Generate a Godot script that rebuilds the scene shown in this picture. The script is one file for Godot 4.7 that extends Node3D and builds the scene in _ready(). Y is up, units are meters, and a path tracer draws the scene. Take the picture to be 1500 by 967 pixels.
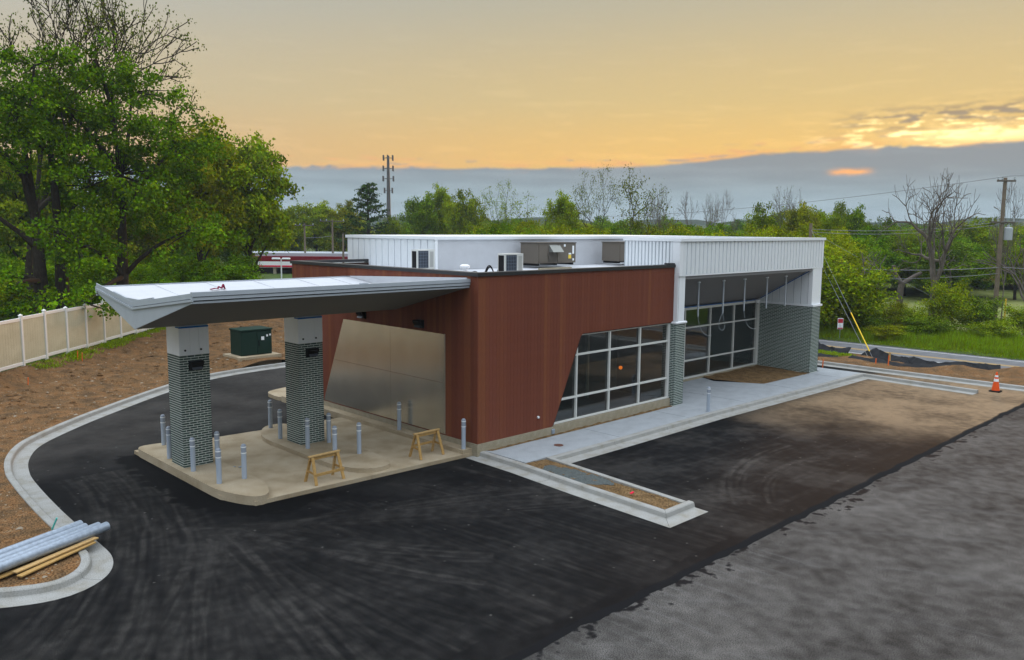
extends Node3D
# World axes: x runs along the front facade, y is up, -z runs back along the drive-through wall (written b below, z = -b).

var rng := RandomNumberGenerator.new()
var taken := {}
var M := {}
var asphalt_y := -0.15


class Shape:
	# Collects triangles of one mesh; every face is given with the direction it looks to.
	var v := PackedVector3Array()
	var n := PackedVector3Array()
	var c := PackedColorArray()
	var t := PackedVector2Array()
	var tint := Color(1, 1, 1)
	var with_color := false

	func tri(a: Vector3, b: Vector3, d: Vector3, o: Vector3) -> void:
		var k := (b - a).cross(d - a)
		v.append(a)
		if k.dot(o) > 0.0:
			v.append(d); v.append(b)
		else:
			v.append(b); v.append(d)
		for i in 3:
			n.append(o)
			c.append(tint)

	func tri_smooth(a: Vector3, b: Vector3, d: Vector3, na: Vector3, nb: Vector3, nd: Vector3) -> void:
		var k := (b - a).cross(d - a)
		v.append(a); n.append(na)
		if k.dot(na + nb + nd) > 0.0:
			v.append(d); n.append(nd); v.append(b); n.append(nb)
		else:
			v.append(b); n.append(nb); v.append(d); n.append(nd)
		for i in 3:
			c.append(tint)

	func quad(a: Vector3, b: Vector3, d: Vector3, e: Vector3, o: Vector3) -> void:
		tri(a, b, d, o)
		tri(a, d, e, o)

	func box(lo: Vector3, hi: Vector3) -> void:
		obox(Transform3D(Basis(), (lo + hi) * 0.5), hi - lo)

	func obox(f: Transform3D, s: Vector3) -> void:
		var h := s * 0.5
		for ax in 3:
			for sg in [-1.0, 1.0]:
				var u := Vector3.ZERO; var w := Vector3.ZERO; var q := Vector3.ZERO
				u[(ax + 1) % 3] = h[(ax + 1) % 3]
				w[(ax + 2) % 3] = h[(ax + 2) % 3]
				q[ax] = h[ax] * sg
				var o := Vector3.ZERO
				o[ax] = sg
				quad(f * (q - u - w), f * (q + u - w), f * (q + u + w), f * (q - u + w), (f.basis * o).normalized())

	# a box whose long edges are chamfered by k
	func cbox(f: Transform3D, s: Vector3, k: float) -> void:
		var h := s * 0.5
		for ax in 3:
			var i := (ax + 1) % 3
			var j := (ax + 2) % 3
			for sg in [-1.0, 1.0]:
				var q := Vector3.ZERO; var u := Vector3.ZERO; var w := Vector3.ZERO; var o := Vector3.ZERO
				q[ax] = h[ax] * sg; u[i] = h[i] - k; w[j] = h[j] - k; o[ax] = sg
				quad(f * (q - u - w), f * (q + u - w), f * (q + u + w), f * (q - u + w), (f.basis * o).normalized())
			for si in [-1.0, 1.0]:
				for sj in [-1.0, 1.0]:
					var e := Vector3.ZERO; var p0 := Vector3.ZERO; var p1 := Vector3.ZERO; var oo := Vector3.ZERO
					e[ax] = h[ax] - k
					p0[i] = h[i] * si; p0[j] = (h[j] - k) * sj
					p1[i] = (h[i] - k) * si; p1[j] = h[j] * sj
					oo[i] = si; oo[j] = sj
					quad(f * (p0 - e), f * (p0 + e), f * (p1 + e), f * (p1 - e), (f.basis * oo).normalized())
		for sx in [-1.0, 1.0]:
			for sy in [-1.0, 1.0]:
				for sz in [-1.0, 1.0]:
					tri(f * Vector3(h.x * sx, (h.y - k) * sy, (h.z - k) * sz), f * Vector3((h.x - k) * sx, h.y * sy, (h.z - k) * sz), f * Vector3((h.x - k) * sx, (h.y - k) * sy, h.z * sz), (f.basis * Vector3(sx, sy, sz)).normalized())

	# an outline in the plane of u and w at o, drawn out along d
	func extrude(outline: PackedVector2Array, o: Vector3, u: Vector3, w: Vector3, d: Vector3) -> void:
		var flip := u.cross(w).dot(d) < 0.0
		var ccw := not Geometry2D.is_polygon_clockwise(outline)
		var dn := d.normalized()
		var ids := Geometry2D.triangulate_polygon(outline)
		for i in range(0, ids.size(), 3):
			var a := o + u * outline[ids[i]].x + w * outline[ids[i]].y
			var b := o + u * outline[ids[i + 1]].x + w * outline[ids[i + 1]].y
			var e := o + u * outline[ids[i + 2]].x + w * outline[ids[i + 2]].y
			tri(a, b, e, -dn)
			tri(a + d, b + d, e + d, dn)
		for i in outline.size():
			var p := outline[i]
			var q := outline[(i + 1) % outline.size()]
			var e2 := (q - p)
			if e2.length() < 1e-6:
				continue
			var out := Vector2(e2.y, -e2.x).normalized()
			if not ccw:
				out = -out
			var a := o + u * p.x + w * p.y
			var b := o + u * q.x + w * q.y
			quad(a, b, b + d, a + d, (u * out.x + w * out.y).normalized())
		if flip:
			pass

	# a round tube through the points, one radius for each
	func tube(pts: PackedVector3Array, rad: PackedFloat32Array, seg := 8, caps := true) -> void:
		var rings := []
		var norms := []
		var side := Vector3.ZERO
		for i in pts.size():
			var d := (pts[mini(i + 1, pts.size() - 1)] - pts[maxi(i - 1, 0)]).normalized()
			if side == Vector3.ZERO:
				side = d.cross(Vector3.UP if absf(d.y) < 0.9 else Vector3.RIGHT).normalized()
			side = (side - d * side.dot(d)).normalized()
			var up := d.cross(side)
			var ring := PackedVector3Array()
			var nn := PackedVector3Array()
			for k in seg:
				var a := TAU * k / seg
				var q := side * cos(a) + up * sin(a)
				ring.append(pts[i] + q * rad[i])
				nn.append(q)
			rings.append(ring)
			norms.append(nn)
		for i in pts.size() - 1:
			for k in seg:
				var l := (k + 1) % seg
				tri_smooth(rings[i][k], rings[i][l], rings[i + 1][l], norms[i][k], norms[i][l], norms[i + 1][l])
				tri_smooth(rings[i][k], rings[i + 1][l], rings[i + 1][k], norms[i][k], norms[i + 1][l], norms[i + 1][k])
		if caps:
			for e in [0, pts.size() - 1]:
				var o := (pts[0] - pts[1]).normalized() if e == 0 else (pts[e] - pts[e - 1]).normalized()
				for k in seg:
					tri(pts[e], rings[e][k], rings[e][(k + 1) % seg], o)

	func cyl(p: Vector3, q: Vector3, r0: float, r1: float, seg := 12, caps := true) -> void:
		tube(PackedVector3Array([p, q]), PackedFloat32Array([r0, r1]), seg, caps)

	# a profile of (radius, height) turned round the upright through o
	func lathe(profile: PackedVector2Array, o: Vector3, seg := 16) -> void:
		for i in profile.size() - 1:
			var e := profile[i + 1] - profile[i]
			if e.length() < 1e-6:
				continue
			var out := Vector2(e.y, -e.x).normalized()
			for k in seg:
				var a := TAU * k / seg
				var b := TAU * (k + 1) / seg
				var ca := Vector3(cos(a), 0, sin(a))
				var cb := Vector3(cos(b), 0, sin(b))
				var p0 := o + ca * profile[i].x + Vector3.UP * profile[i].y
				var p1 := o + cb * profile[i].x + Vector3.UP * profile[i].y
				var q0 := o + ca * profile[i + 1].x + Vector3.UP * profile[i + 1].y
				var q1 := o + cb * profile[i + 1].x + Vector3.UP * profile[i + 1].y
				var na := (ca * out.x + Vector3.UP * out.y).normalized()
				var nb := (cb * out.x + Vector3.UP * out.y).normalized()
				if profile[i].x > 1e-5:
					tri_smooth(p0, p1, q1, na, nb, nb)
				if profile[i + 1].x > 1e-5:
					tri_smooth(p0, q1, q0, na, nb, na)

	func mesh(m: Material) -> ArrayMesh:
		var arr := []
		arr.resize(Mesh.ARRAY_MAX)
		arr[Mesh.ARRAY_VERTEX] = v
		arr[Mesh.ARRAY_NORMAL] = n
		if with_color:
			arr[Mesh.ARRAY_COLOR] = c
		if t.size() == v.size():
			arr[Mesh.ARRAY_TEX_UV] = t
		var r := ArrayMesh.new()
		r.add_surface_from_arrays(Mesh.PRIMITIVE_TRIANGLES, arr)
		r.surface_set_material(0, m)
		return r


func P(a: float, y: float, b: float) -> Vector3:
	return Vector3(a, y, -b)


func numbered(called: String) -> String:
	if not taken.has(called):
		taken[called] = 0
		return called
	taken[called] += 1
	return "%s_%03d" % [called, taken[called]]


func tag(o: Node, label: String, category: String, group := "") -> void:
	o.set_meta("label", label)
	o.set_meta("category", category)
	if group:
		o.set_meta("group", group)


func thing(called: String, label: String, category: String, at := Vector3.ZERO, turn := 0.0, group := "") -> Node3D:
	var o := Node3D.new()
	o.name = numbered(called)
	add_child(o)
	o.position = at
	o.rotation.y = turn
	tag(o, label, category, group)
	return o


func part(called: String, s: Shape, m: Material, parent: Node) -> MeshInstance3D:
	var o := MeshInstance3D.new()
	o.name = called
	o.mesh = s.mesh(m)
	parent.add_child(o, true)
	return o


func inst(called: String, mesh: Mesh, m: Material, f: Transform3D, parent: Node) -> MeshInstance3D:
	var o := MeshInstance3D.new()
	o.name = called
	o.mesh = mesh
	if m:
		o.material_override = m
	o.transform = f
	parent.add_child(o, true)
	return o


func single(called: String, s: Shape, m: Material, label: String, category: String, group := "") -> MeshInstance3D:
	var o := part(numbered(called), s, m, self)
	tag(o, label, category, group)
	return o


func setting(called: String, s: Shape, m: Material) -> MeshInstance3D:
	var o := part(numbered(called), s, m, self)
	o.set_meta("kind", "structure")
	return o


func bx(s: Shape, a0: float, a1: float, y0: float, y1: float, b0: float, b1: float) -> void:
	s.box(Vector3(a0, y0, -b1), Vector3(a1, y1, -b0))


func boxed(called: String, a0: float, a1: float, y0: float, y1: float, b0: float, b1: float, m: Material, parent: Node) -> MeshInstance3D:
	var s := Shape.new()
	bx(s, a0, a1, y0, y1, b0, b1)
	return part(called, s, m, parent)


func lin(r: float, g: float, b: float) -> Color:
	return Color(r, g, b).linear_to_srgb()


func noise_tex(sd: int, freq: float, colors: Array, size := 512, octaves := 4, kind := FastNoiseLite.TYPE_SIMPLEX_SMOOTH, stops := []) -> NoiseTexture2D:
	var f := FastNoiseLite.new()
	f.seed = sd
	f.frequency = freq
	f.noise_type = kind
	f.fractal_octaves = octaves
	var g := Gradient.new()
	var off := PackedFloat32Array()
	var cs := PackedColorArray()
	for i in colors.size():
		off.append(stops[i] if stops else float(i) / (colors.size() - 1))
		cs.append(colors[i])
	g.offsets = off
	g.colors = cs
	var t := NoiseTexture2D.new()
	t.width = size
	t.height = size
	t.seamless = true
	t.noise = f
	t.color_ramp = g
	return t


func mat(color: Color, rough := 0.7, metal := 0.0, tex: Texture2D = null, scale := Vector3.ONE, bump: Texture2D = null, bump_cm := 0.0) -> StandardMaterial3D:
	var m := StandardMaterial3D.new()
	m.albedo_color = color
	m.roughness = rough
	m.metallic = metal
	m.metallic_specular = 0.5 if metal > 0.0 or rough < 0.5 else 0.22
	if tex or bump:
		m.uv1_triplanar = true
		m.uv1_world_triplanar = true
		m.uv1_scale = scale
	if tex:
		m.albedo_texture = tex
	if M.has("speck") and rough > 0.8:
		speckle(m, M.speck, 0.33)
	if bump:
		m.heightmap_enabled = true
		m.heightmap_texture = bump
		m.heightmap_scale = bump_cm
	return m


# fine grain of the matter itself, laid over the coarse colour
func speckle(m: StandardMaterial3D, t: Texture2D, scale: float) -> void:
	m.detail_enabled = true
	m.detail_blend_mode = BaseMaterial3D.BLEND_MODE_MUL
	m.detail_albedo = t
	m.detail_uv_layer = BaseMaterial3D.DETAIL_UV_2
	m.uv2_triplanar = true
	m.uv2_world_triplanar = true
	m.uv2_scale = Vector3(scale, scale, scale)


func grey(x: float) -> Color:
	return lin(x, x, x)


func _ready() -> void:
	rng.seed = 7
	camera_and_light()
	materials()
	ground_and_lot()
	kerbs_and_paving()
	building()
	canopy_and_columns()
	roof_plant()
	site_things()
	left_background()
	right_background()
	vegetation()


func camera_and_light() -> void:
	var cam := Camera3D.new()
	cam.name = "camera"
	add_child(cam)
	var yaw := 0.797412
	var pitch := 0.122695
	var roll := 0.007961
	var fw := Vector3(cos(yaw) * cos(pitch), -sin(pitch), -sin(yaw) * cos(pitch))
	var right := Vector3(sin(yaw), 0, cos(yaw))
	var up := right.cross(fw).normalized()
	var r2 := right * cos(roll) + up * sin(roll)
	var u2 := up * cos(roll) - right * sin(roll)
	cam.transform = Transform3D(Basis(r2, u2, -fw), Vector3(-16.6413, 6.8851, 18.5367))
	cam.fov = rad_to_deg(2.0 * atan(483.5 / 1208.333))
	cam.near = 0.1
	cam.far = 6000.0
	cam.current = true

	var sun := DirectionalLight3D.new()
	sun.name = "sun"
	add_child(sun)
	var az := yaw - deg_to_rad(28.0)
	var el := deg_to_rad(7.0)
	var to_sun := Vector3(cos(az) * cos(el), sin(el), -sin(az) * cos(el))
	sun.look_at_from_position(Vector3.ZERO, -to_sun, Vector3.UP)
	sun.light_color = Color(1.0, 0.72, 0.42)
	sun.light_energy = 0.5
	sun.light_angular_distance = 10.0
	sun.shadow_enabled = true

	var env := Environment.new()
	env.background_mode = Environment.BG_SKY
	env.tonemap_mode = Environment.TONE_MAPPER_LINEAR
	env.tonemap_exposure = 1.36
	env.sdfgi_enabled = true
	env.ssao_enabled = true
	env.ssil_enabled = true
	env.fog_enabled = true
	env.fog_density = 0.0003
	env.fog_light_color = Color(0.72, 0.79, 0.86)
	var sky := Sky.new()
	var pm := PanoramaSkyMaterial.new()
	pm.panorama = ImageTexture.create_from_image(sky_image(yaw))
	pm.energy_multiplier = 2.2
	sky.sky_material = pm
	env.sky = sky
	var we := WorldEnvironment.new()
	we.name = "world"
	we.environment = env
	add_child(we)


func smooth(a: float, b: float, x: float) -> float:
	var t := clampf((x - a) / (b - a), 0.0, 1.0)
	return t * t * (3.0 - 2.0 * t)


var cloud_noise := FastNoiseLite.new()
var edge_noise := FastNoiseLite.new()

# Radiance of the evening sky: az in degrees to the right of the photograph's middle, el above the horizon.
func sky_color(az: float, el: float) -> Color:
	var to_sun := exp(-pow((az - 28.0) / 34.0, 2.0))
	var warm := exp(-pow((az - 20.0) / 75.0, 2.0))
	# clear air: golden low down on the sunset side, turning to grey-blue overhead and to the east
	var low := Color(0.40, 0.44, 0.50).lerp(Color(0.80, 0.49, 0.165), warm)
	low = low.lerp(Color(1.04, 0.64, 0.17), to_sun * 0.8)
	var mid := Color(0.55, 0.62, 0.70).lerp(Color(0.42, 0.43, 0.375), warm)
	mid = mid.lerp(Color(0.58, 0.52, 0.37), to_sun * 0.6)
	var high := Color(2.2, 2.38, 2.62)
	var amber := Color(0.50, 0.52, 0.52).lerp(Color(0.67, 0.515, 0.25).lerp(Color(0.82, 0.59, 0.24), to_sun * 0.8), warm)
	var c := low.lerp(amber, smooth(4.0, 9.0, el)).lerp(mid, smooth(7.0, 17.5, el))
	c = c.lerp(high, smooth(17.0, 58.0, el))
	# thin wisps
	var w := cloud_noise.get_noise_2d(az * 3.5, el * 30.0)
	c = c.lerp(c * 1.07, smooth(0.1, 0.6, w) * smooth(16.0, 6.0, el) * warm)
	# the low bank of cloud along the horizon
	var e := edge_noise.get_noise_2d(az * 5.0, 3.0)
	var f := edge_noise.get_noise_2d(az * 26.0, el * 90.0)
	var top := 3.9 + 0.012 * (az + 15.0) + 0.80 * smooth(5.0, 22.0, az) + e * 0.22 + f * 0.20 * smooth(-0.2, 0.5, e)
	var bank := smooth(top + 0.10, top - 0.12, el)
	var grey_low := Color(0.36, 0.47, 0.52)
	var grey_top := Color(0.30, 0.365, 0.41).lerp(Color(0.30, 0.30, 0.29), to_sun * 0.7)
	var bankc := grey_low.lerp(grey_top, smooth(1.0, 4.6, el))
	bankc = bankc * (1.0 + 0.16 * cloud_noise.get_noise_2d(az * 2.6, el * 26.0 + 40.0))
	# glowing rim above the bank
	var rim := exp(-pow((el - top - 0.12) / 0.30, 2.0)) * smooth(-0.25, 0.35, edge_noise.get_noise_2d(az * 4.0 + 90.0, el * 25.0)) * warm
	c = c.lerp(Color(1.0, 0.50, 0.17), rim * (0.35 + 0.4 * to_sun))
	c = c.lerp(bankc, bank)
	# torn scraps of cloud lit from below along the edge of the bank
	var scrap := smooth(0.12, 0.42, edge_noise.get_noise_2d(az * 9.0 + 33.0, el * 70.0)) * exp(-pow((el - top - 0.35) / 0.40, 2.0)) * warm
	c = c.lerp(Color(0.93, 0.47, 0.20).lerp(Color(0.42, 0.36, 0.33), smooth(0.25, 0.6, edge_noise.get_noise_2d(az * 7.0, el * 60.0 + 20.0) + 0.3)), clampf(scrap * 0.8, 0.0, 1.0))
	# a break in the bank that glows
	var brk := exp(-pow((az - 21.9) / 1.15, 4.0)) * exp(-pow((el - 3.72 - f * 0.1) / 0.17, 2.0))
	c = c.lerp(Color(1.15, 0.52, 0.16), clampf(brk * 1.1, 0.0, 1.0))
	# the sunlit and the dark streaks of cloud round the hidden sun
	var sx := smooth(18.0, 26.0, az) * smooth(44.0, 36.0, az)
	var sl := 0.055 * (az - 22.0)
	var bright := smooth(0.02, 0.38, cloud_noise.get_noise_2d(az * 9.0 + 7.0, (el - sl) * 62.0 + 11.0)) * exp(-pow((el - 5.95 - sl * 0.4) / 0.9, 2.0)) * sx
	bright = maxf(bright, exp(-pow((az - 29.5) / 3.6, 2.0)) * exp(-pow((el - 5.75 - f * 0.3) / 0.45, 2.0)) * (0.75 + 0.6 * f))
	bright *= 1.0 - bank
	c = c.lerp(Color(2.0, 1.45, 0.62), clampf(bright * 1.15, 0.0, 1.0))
	var dark := smooth(-0.05, 0.20, cloud_noise.get_noise_2d(az * 7.0 + 60.0, (el - sl) * 50.0 + 70.0)) * exp(-pow((el - 6.75 - sl * 0.6) / 0.60, 2.0)) * smooth(19.5, 24.0, az) * smooth(42.0, 34.0, az)
	c = c.lerp(Color(0.34, 0.26, 0.18), clampf(dark * 0.95, 0.0, 1.0))
	return c


func sky_image(yaw: float) -> Image:
	cloud_noise.seed = 11
	cloud_noise.frequency = 0.045
	cloud_noise.fractal_octaves = 4
	edge_noise.seed = 5
	edge_noise.frequency = 0.03
	edge_noise.fractal_octaves = 4
	var k := 1.0 / (2.2 * 1.36)
	var ground := Color(0.10, 0.10, 0.09)
	var small := Image.create(512, 256, false, Image.FORMAT_RGB8)
	for j in 256:
		var el := 90.0 - (j + 0.5) * 180.0 / 256.0
		for i in 512:
			if el < -1.0:
				small.set_pixel(i, j, ground)
				continue
			var az := fposmod(rad_to_deg(TAU * (i + 0.5) / 512.0 - (PI / 2.0 - yaw)) + 180.0, 360.0) - 180.0
			small.set_pixel(i, j, (sky_color(az, maxf(el, 0.0)) * k).linear_to_srgb())
	small.resize(4096, 2048, Image.INTERPOLATE_BILINEAR)
	var r := RandomNumberGenerator.new()
	r.seed = 3
	var mid := (PI / 2.0 - yaw) / TAU * 4096.0
	for i in range(int(mid) - 480, int(mid) + 481):
		var x := posmod(i, 4096)
		var az := (i + 0.5 - mid) / 4096.0 * 360.0
		var fade := smooth(480.0, 430.0, absf(i - mid))
		for j in range(770, 1026):
			var el := 90.0 - (j + 0.5) * 180.0 / 2048.0
			var c := (sky_color(az, maxf(el, 0.0)) * k).linear_to_srgb()
			var d := (r.randf() - 0.5) / 255.0
			c = Color(c.r + d, c.g + d, c.b + d)
			var w := fade * smooth(770.0, 800.0, j)
			if w < 1.0:
				c = small.get_pixel(x, j).lerp(c, w)
			small.set_pixel(x, j, c)
	return small


func materials() -> void:
	var fine := noise_tex(21, 0.06, [Color(0.25, 0.25, 0.25), Color(0.75, 0.75, 0.75)], 512, 5)
	M.speck = noise_tex(23, 0.09, [Color(0.80, 0.80, 0.80), Color(0.97, 0.97, 0.97), Color(1, 1, 1)], 1024, 4, FastNoiseLite.TYPE_SIMPLEX_SMOOTH, [0.15, 0.5, 0.9])
	M.speck_earth = noise_tex(24, 0.05, [Color(0.42, 0.40, 0.38), Color(0.86, 0.85, 0.84), Color(1, 1, 1)], 1024, 5, FastNoiseLite.TYPE_SIMPLEX_SMOOTH, [0.2, 0.5, 0.85])
	M.speck_stone = noise_tex(25, 0.11, [Color(0.55, 0.55, 0.55), Color(0.88, 0.88, 0.88), Color(1, 1, 1)], 1024, 4, FastNoiseLite.TYPE_SIMPLEX_SMOOTH, [0.25, 0.5, 0.75])
	var soft := noise_tex(22, 0.012, [Color(0.965, 0.965, 0.965), Color(1, 1, 1)], 512, 4)
	M.fine = fine
	# timber cladding: upright grain, several tones
	var grain := noise_tex(31, 0.05, [Color(0.80, 0.77, 0.75), Color(1, 1, 1)], 512, 3)
	M.wood = []
	for k in [[0.235, 0.080, 0.045], [0.225, 0.075, 0.044], [0.212, 0.069, 0.042], [0.225, 0.075, 0.047], [0.258, 0.094, 0.047], [0.20, 0.065, 0.040]]:
		M.wood.append(mat(lin(k[0], k[1], k[2]), 0.55, 0.0, grain, Vector3(5.0, 0.10, 5.0)))
	M.wall_core = mat(lin(0.05, 0.03, 0.025), 0.9)
	M.coping = mat(lin(0.018, 0.018, 0.02), 0.45)
	M.white_metal = mat(lin(0.76, 0.80, 0.83), 0.42, 0.0, soft, Vector3(0.4, 0.25, 0.4))
	M.white_trim = mat(lin(0.80, 0.83, 0.86), 0.4)
	M.groove = mat(lin(0.40, 0.44, 0.47), 0.6)
	M.membrane = mat(lin(0.55, 0.57, 0.60), 0.75, 0.0, soft, Vector3(0.3, 0.3, 0.3))
	M.canopy_metal = mat(lin(0.42, 0.465, 0.51), 0.38, 0.0, soft, Vector3(0.5, 0.5, 0.5))
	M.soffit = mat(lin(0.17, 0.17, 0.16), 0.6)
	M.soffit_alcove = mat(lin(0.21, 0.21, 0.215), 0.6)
	M.tape = mat(lin(0.01, 0.13, 0.42), 0.5)
	M.mullion = mat(lin(0.62, 0.63, 0.60), 0.4)
	var glass := mat(Color(0.10, 0.14, 0.135, 0.40), 0.03)
	glass.transparency = BaseMaterial3D.TRANSPARENCY_ALPHA
	glass.metallic_specular = 0.75
	M.glass = glass
	M.foundation = mat(lin(0.42, 0.38, 0.29), 0.9, 0.0, noise_tex(33, 0.02, [Color(0.90, 0.88, 0.84), Color(1, 1, 1)], 256), Vector3(0.6, 0.6, 0.6))
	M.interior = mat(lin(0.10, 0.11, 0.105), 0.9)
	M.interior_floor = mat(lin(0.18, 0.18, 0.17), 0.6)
	M.brick = []
	for k in [[0.055, 0.084, 0.074], [0.066, 0.098, 0.087], [0.048, 0.074, 0.066], [0.075, 0.108, 0.095]]:
		M.brick.append(mat(lin(k[0], k[1], k[2]), 0.5, 0.0, fine, Vector3(2, 2, 2)))
		M.brick[-1].albedo_texture = null
	M.brick_tinted = mat(grey(1.0), 0.5)
	M.brick_tinted.vertex_color_use_as_albedo = true
	M.mortar = mat(lin(0.74, 0.79, 0.73), 0.8)
	M.wire = mat(lin(0.24, 0.25, 0.26), 0.6)
	M.black = mat(lin(0.012, 0.012, 0.013), 0.5)
	M.rubber = mat(lin(0.008, 0.008, 0.009), 0.79)
	M.bollard = mat(lin(0.36, 0.42, 0.50), 0.42)
	M.bollard_dark = mat(lin(0.28, 0.32, 0.38), 0.45)
	M.reflect = mat(lin(0.80, 0.83, 0.85), 0.35)
	M.steel = mat(lin(0.66, 0.635, 0.56), 0.20, 0.9, noise_tex(41, 0.010, [Color(0.95, 0.945, 0.94), Color(0.97, 0.97, 0.965), Color(1, 1, 1)], 512, 4), Vector3(0.2, 0.12, 0.2))
	var rt := noise_tex(42, 0.012, [Color(0.21, 0.21, 0.21), Color(0.25, 0.25, 0.25)], 512, 4)
	M.steel.roughness_texture = rt
	M.steel.roughness = 1.0
	M.steel_edge = mat(lin(0.5, 0.48, 0.42), 0.4, 0.8)
	M.pine = []
	for k in [[0.55, 0.36, 0.14], [0.62, 0.43, 0.20], [0.48, 0.30, 0.11]]:
		M.pine.append(mat(lin(k[0], k[1], k[2]), 0.75, 0.0, noise_tex(43, 0.03, [Color(0.78, 0.74, 0.68), Color(1, 1, 1)], 256, 3), Vector3(1.5, 4.0, 4.0)))
	M.galv = mat(lin(0.38, 0.45, 0.54), 0.36, 0.3, noise_tex(44, 0.03, [Color(0.8, 0.8, 0.8), Color(1, 1, 1)], 256, 3), Vector3(1.2, 1.2, 1.2))
	# concretes
	var stain := noise_tex(51, 0.008, [Color(0.86, 0.84, 0.80), Color(0.94, 0.93, 0.91), Color(1, 1, 1)], 512, 6, FastNoiseLite.TYPE_SIMPLEX_SMOOTH, [0.1, 0.45, 0.9])
	M.pad = mat(lin(0.50, 0.42, 0.30), 0.85, 0.0, stain, Vector3(0.22, 0.22, 0.22), fine, 0.3)
	M.walk = mat(lin(0.38, 0.41, 0.435), 0.85, 0.0, noise_tex(52, 0.01, [Color(0.92, 0.92, 0.91), Color(0.97, 0.97, 0.97), Color(1, 1, 1)], 512, 6), Vector3(0.3, 0.3, 0.3), fine, 0.25)
	M.kerb = mat(lin(0.37, 0.372, 0.355), 0.85, 0.0, noise_tex(53, 0.012, [Color(0.90, 0.88, 0.84), Color(0.96, 0.955, 0.945), Color(1, 1, 1)], 512, 6, FastNoiseLite.TYPE_SIMPLEX_SMOOTH, [0.1, 0.42, 0.8]), Vector3(0.25, 0.25, 0.25), fine, 0.3)
	# earth
	var clods := noise_tex(61, 0.035, [Color(0, 0, 0), Color(1, 1, 1)], 512, 5)
	M.dirt = mat(grey(1.0), 0.95, 0.0, noise_tex(62, 0.007, [lin(0.13, 0.082, 0.043), lin(0.20, 0.122, 0.060), lin(0.245, 0.142, 0.066), lin(0.29, 0.150, 0.062), lin(0.33, 0.225, 0.13)], 1024, 6, FastNoiseLite.TYPE_SIMPLEX_SMOOTH, [0.1, 0.36, 0.55, 0.72, 0.9]), Vector3(0.16, 0.16, 0.16), clods, 5.0)
	M.dirt_red = mat(grey(1.0), 0.95, 0.0, noise_tex(63, 0.009, [lin(0.20, 0.085, 0.030), lin(0.36, 0.15, 0.05), lin(0.45, 0.28, 0.14)], 512, 6), Vector3(0.13, 0.13, 0.13), clods, 4.0)
	M.bed = mat(grey(1.0), 0.95, 0.0, noise_tex(64, 0.012, [lin(0.13, 0.082, 0.038), lin(0.23, 0.147, 0.068), lin(0.31, 0.205, 0.105)], 512, 6), Vector3(0.4, 0.4, 0.4), clods, 2.0)
	for e in [M.dirt, M.dirt_red, M.bed]:
		speckle(e, M.speck_earth, 0.33)
	M.gravel = mat(grey(1.0), 0.9, 0.0, noise_tex(65, 0.05, [lin(0.03, 0.036, 0.036), lin(0.10, 0.115, 0.112), lin(0.22, 0.24, 0.23)], 512, 4), Vector3(0.8, 0.8, 0.8), clods, 2.0)
	M.stone = mat(lin(0.36, 0.30, 0.22), 0.9)
	M.grass = mat(grey(1.0), 0.95, 0.0, noise_tex(66, 0.012, [lin(0.035, 0.060, 0.012), lin(0.065, 0.10, 0.020), lin(0.10, 0.13, 0.035)], 512, 6), Vector3(0.15, 0.15, 0.15), clods, 4.0)
	M.field = mat(grey(1.0), 0.95, 0.0, noise_tex(67, 0.010, [lin(0.12, 0.15, 0.035), lin(0.19, 0.22, 0.060), lin(0.26, 0.27, 0.10)], 512, 6), Vector3(0.06, 0.06, 0.06), clods, 4.0)
	M.road = mat(grey(1.0), 0.85, 0.0, noise_tex(68, 0.01, [lin(0.13, 0.135, 0.145), lin(0.17, 0.175, 0.185), lin(0.21, 0.21, 0.21)], 512, 6), Vector3(0.2, 0.2, 0.2), fine, 0.3)
	M.paint_white = mat(lin(0.62, 0.62, 0.60), 0.8)
	M.paint_yellow = mat(lin(0.58, 0.36, 0.09), 0.8)
	M.hill = mat(grey(1.0), 1.0, 0.0, noise_tex(69, 0.03, [lin(0.015, 0.030, 0.012), lin(0.04, 0.07, 0.022), lin(0.07, 0.10, 0.03)], 512, 5), Vector3(0.01, 0.01, 0.01))
	# vegetation
	M.bark = mat(grey(1.0), 0.95, 0.0, noise_tex(71, 0.03, [lin(0.030, 0.024, 0.018), lin(0.075, 0.062, 0.048)], 256, 4), Vector3(1.2, 0.3, 1.2))
	M.bark_pale = mat(grey(1.0), 0.95, 0.0, noise_tex(72, 0.03, [lin(0.10, 0.085, 0.070), lin(0.22, 0.19, 0.16)], 256, 4), Vector3(1.2, 0.3, 1.2))
	M.leaf = {}
	for k in [["maple", 0.84, 1.12, 0.08], ["green", 1.50, 1.48, 0.15], ["olive", 1.60, 1.30, 0.10], ["bright", 1.60, 1.50, 0.14], ["dark", 0.90, 1.02, 0.20], ["tuft", 0.95, 0.85, 0.45], ["pine", 0.42, 0.55, 0.60]]:
		var m := StandardMaterial3D.new()
		m.albedo_color = Color(minf(k[1], 1.6) / 1.6, minf(k[2], 1.6) / 1.6, minf(k[3], 1.6) / 1.6).linear_to_srgb()
		m.vertex_color_use_as_albedo = true
		m.roughness = 0.7
		m.metallic_specular = 0.06
		m.backlight_enabled = true
		m.backlight = lin(0.17 * k[1], 0.22 * k[2], 0.015) if k[0] != "maple" else lin(0.05, 0.09, 0.006)
		M.leaf[k[0]] = m


func planar_uv(s: Shape, a0: float, a1: float, b0: float, b1: float) -> void:
	s.t.clear()
	for p in s.v:
		s.t.append(Vector2((p.x - a0) / (a1 - a0), (-p.z - b0) / (b1 - b0)))


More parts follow.
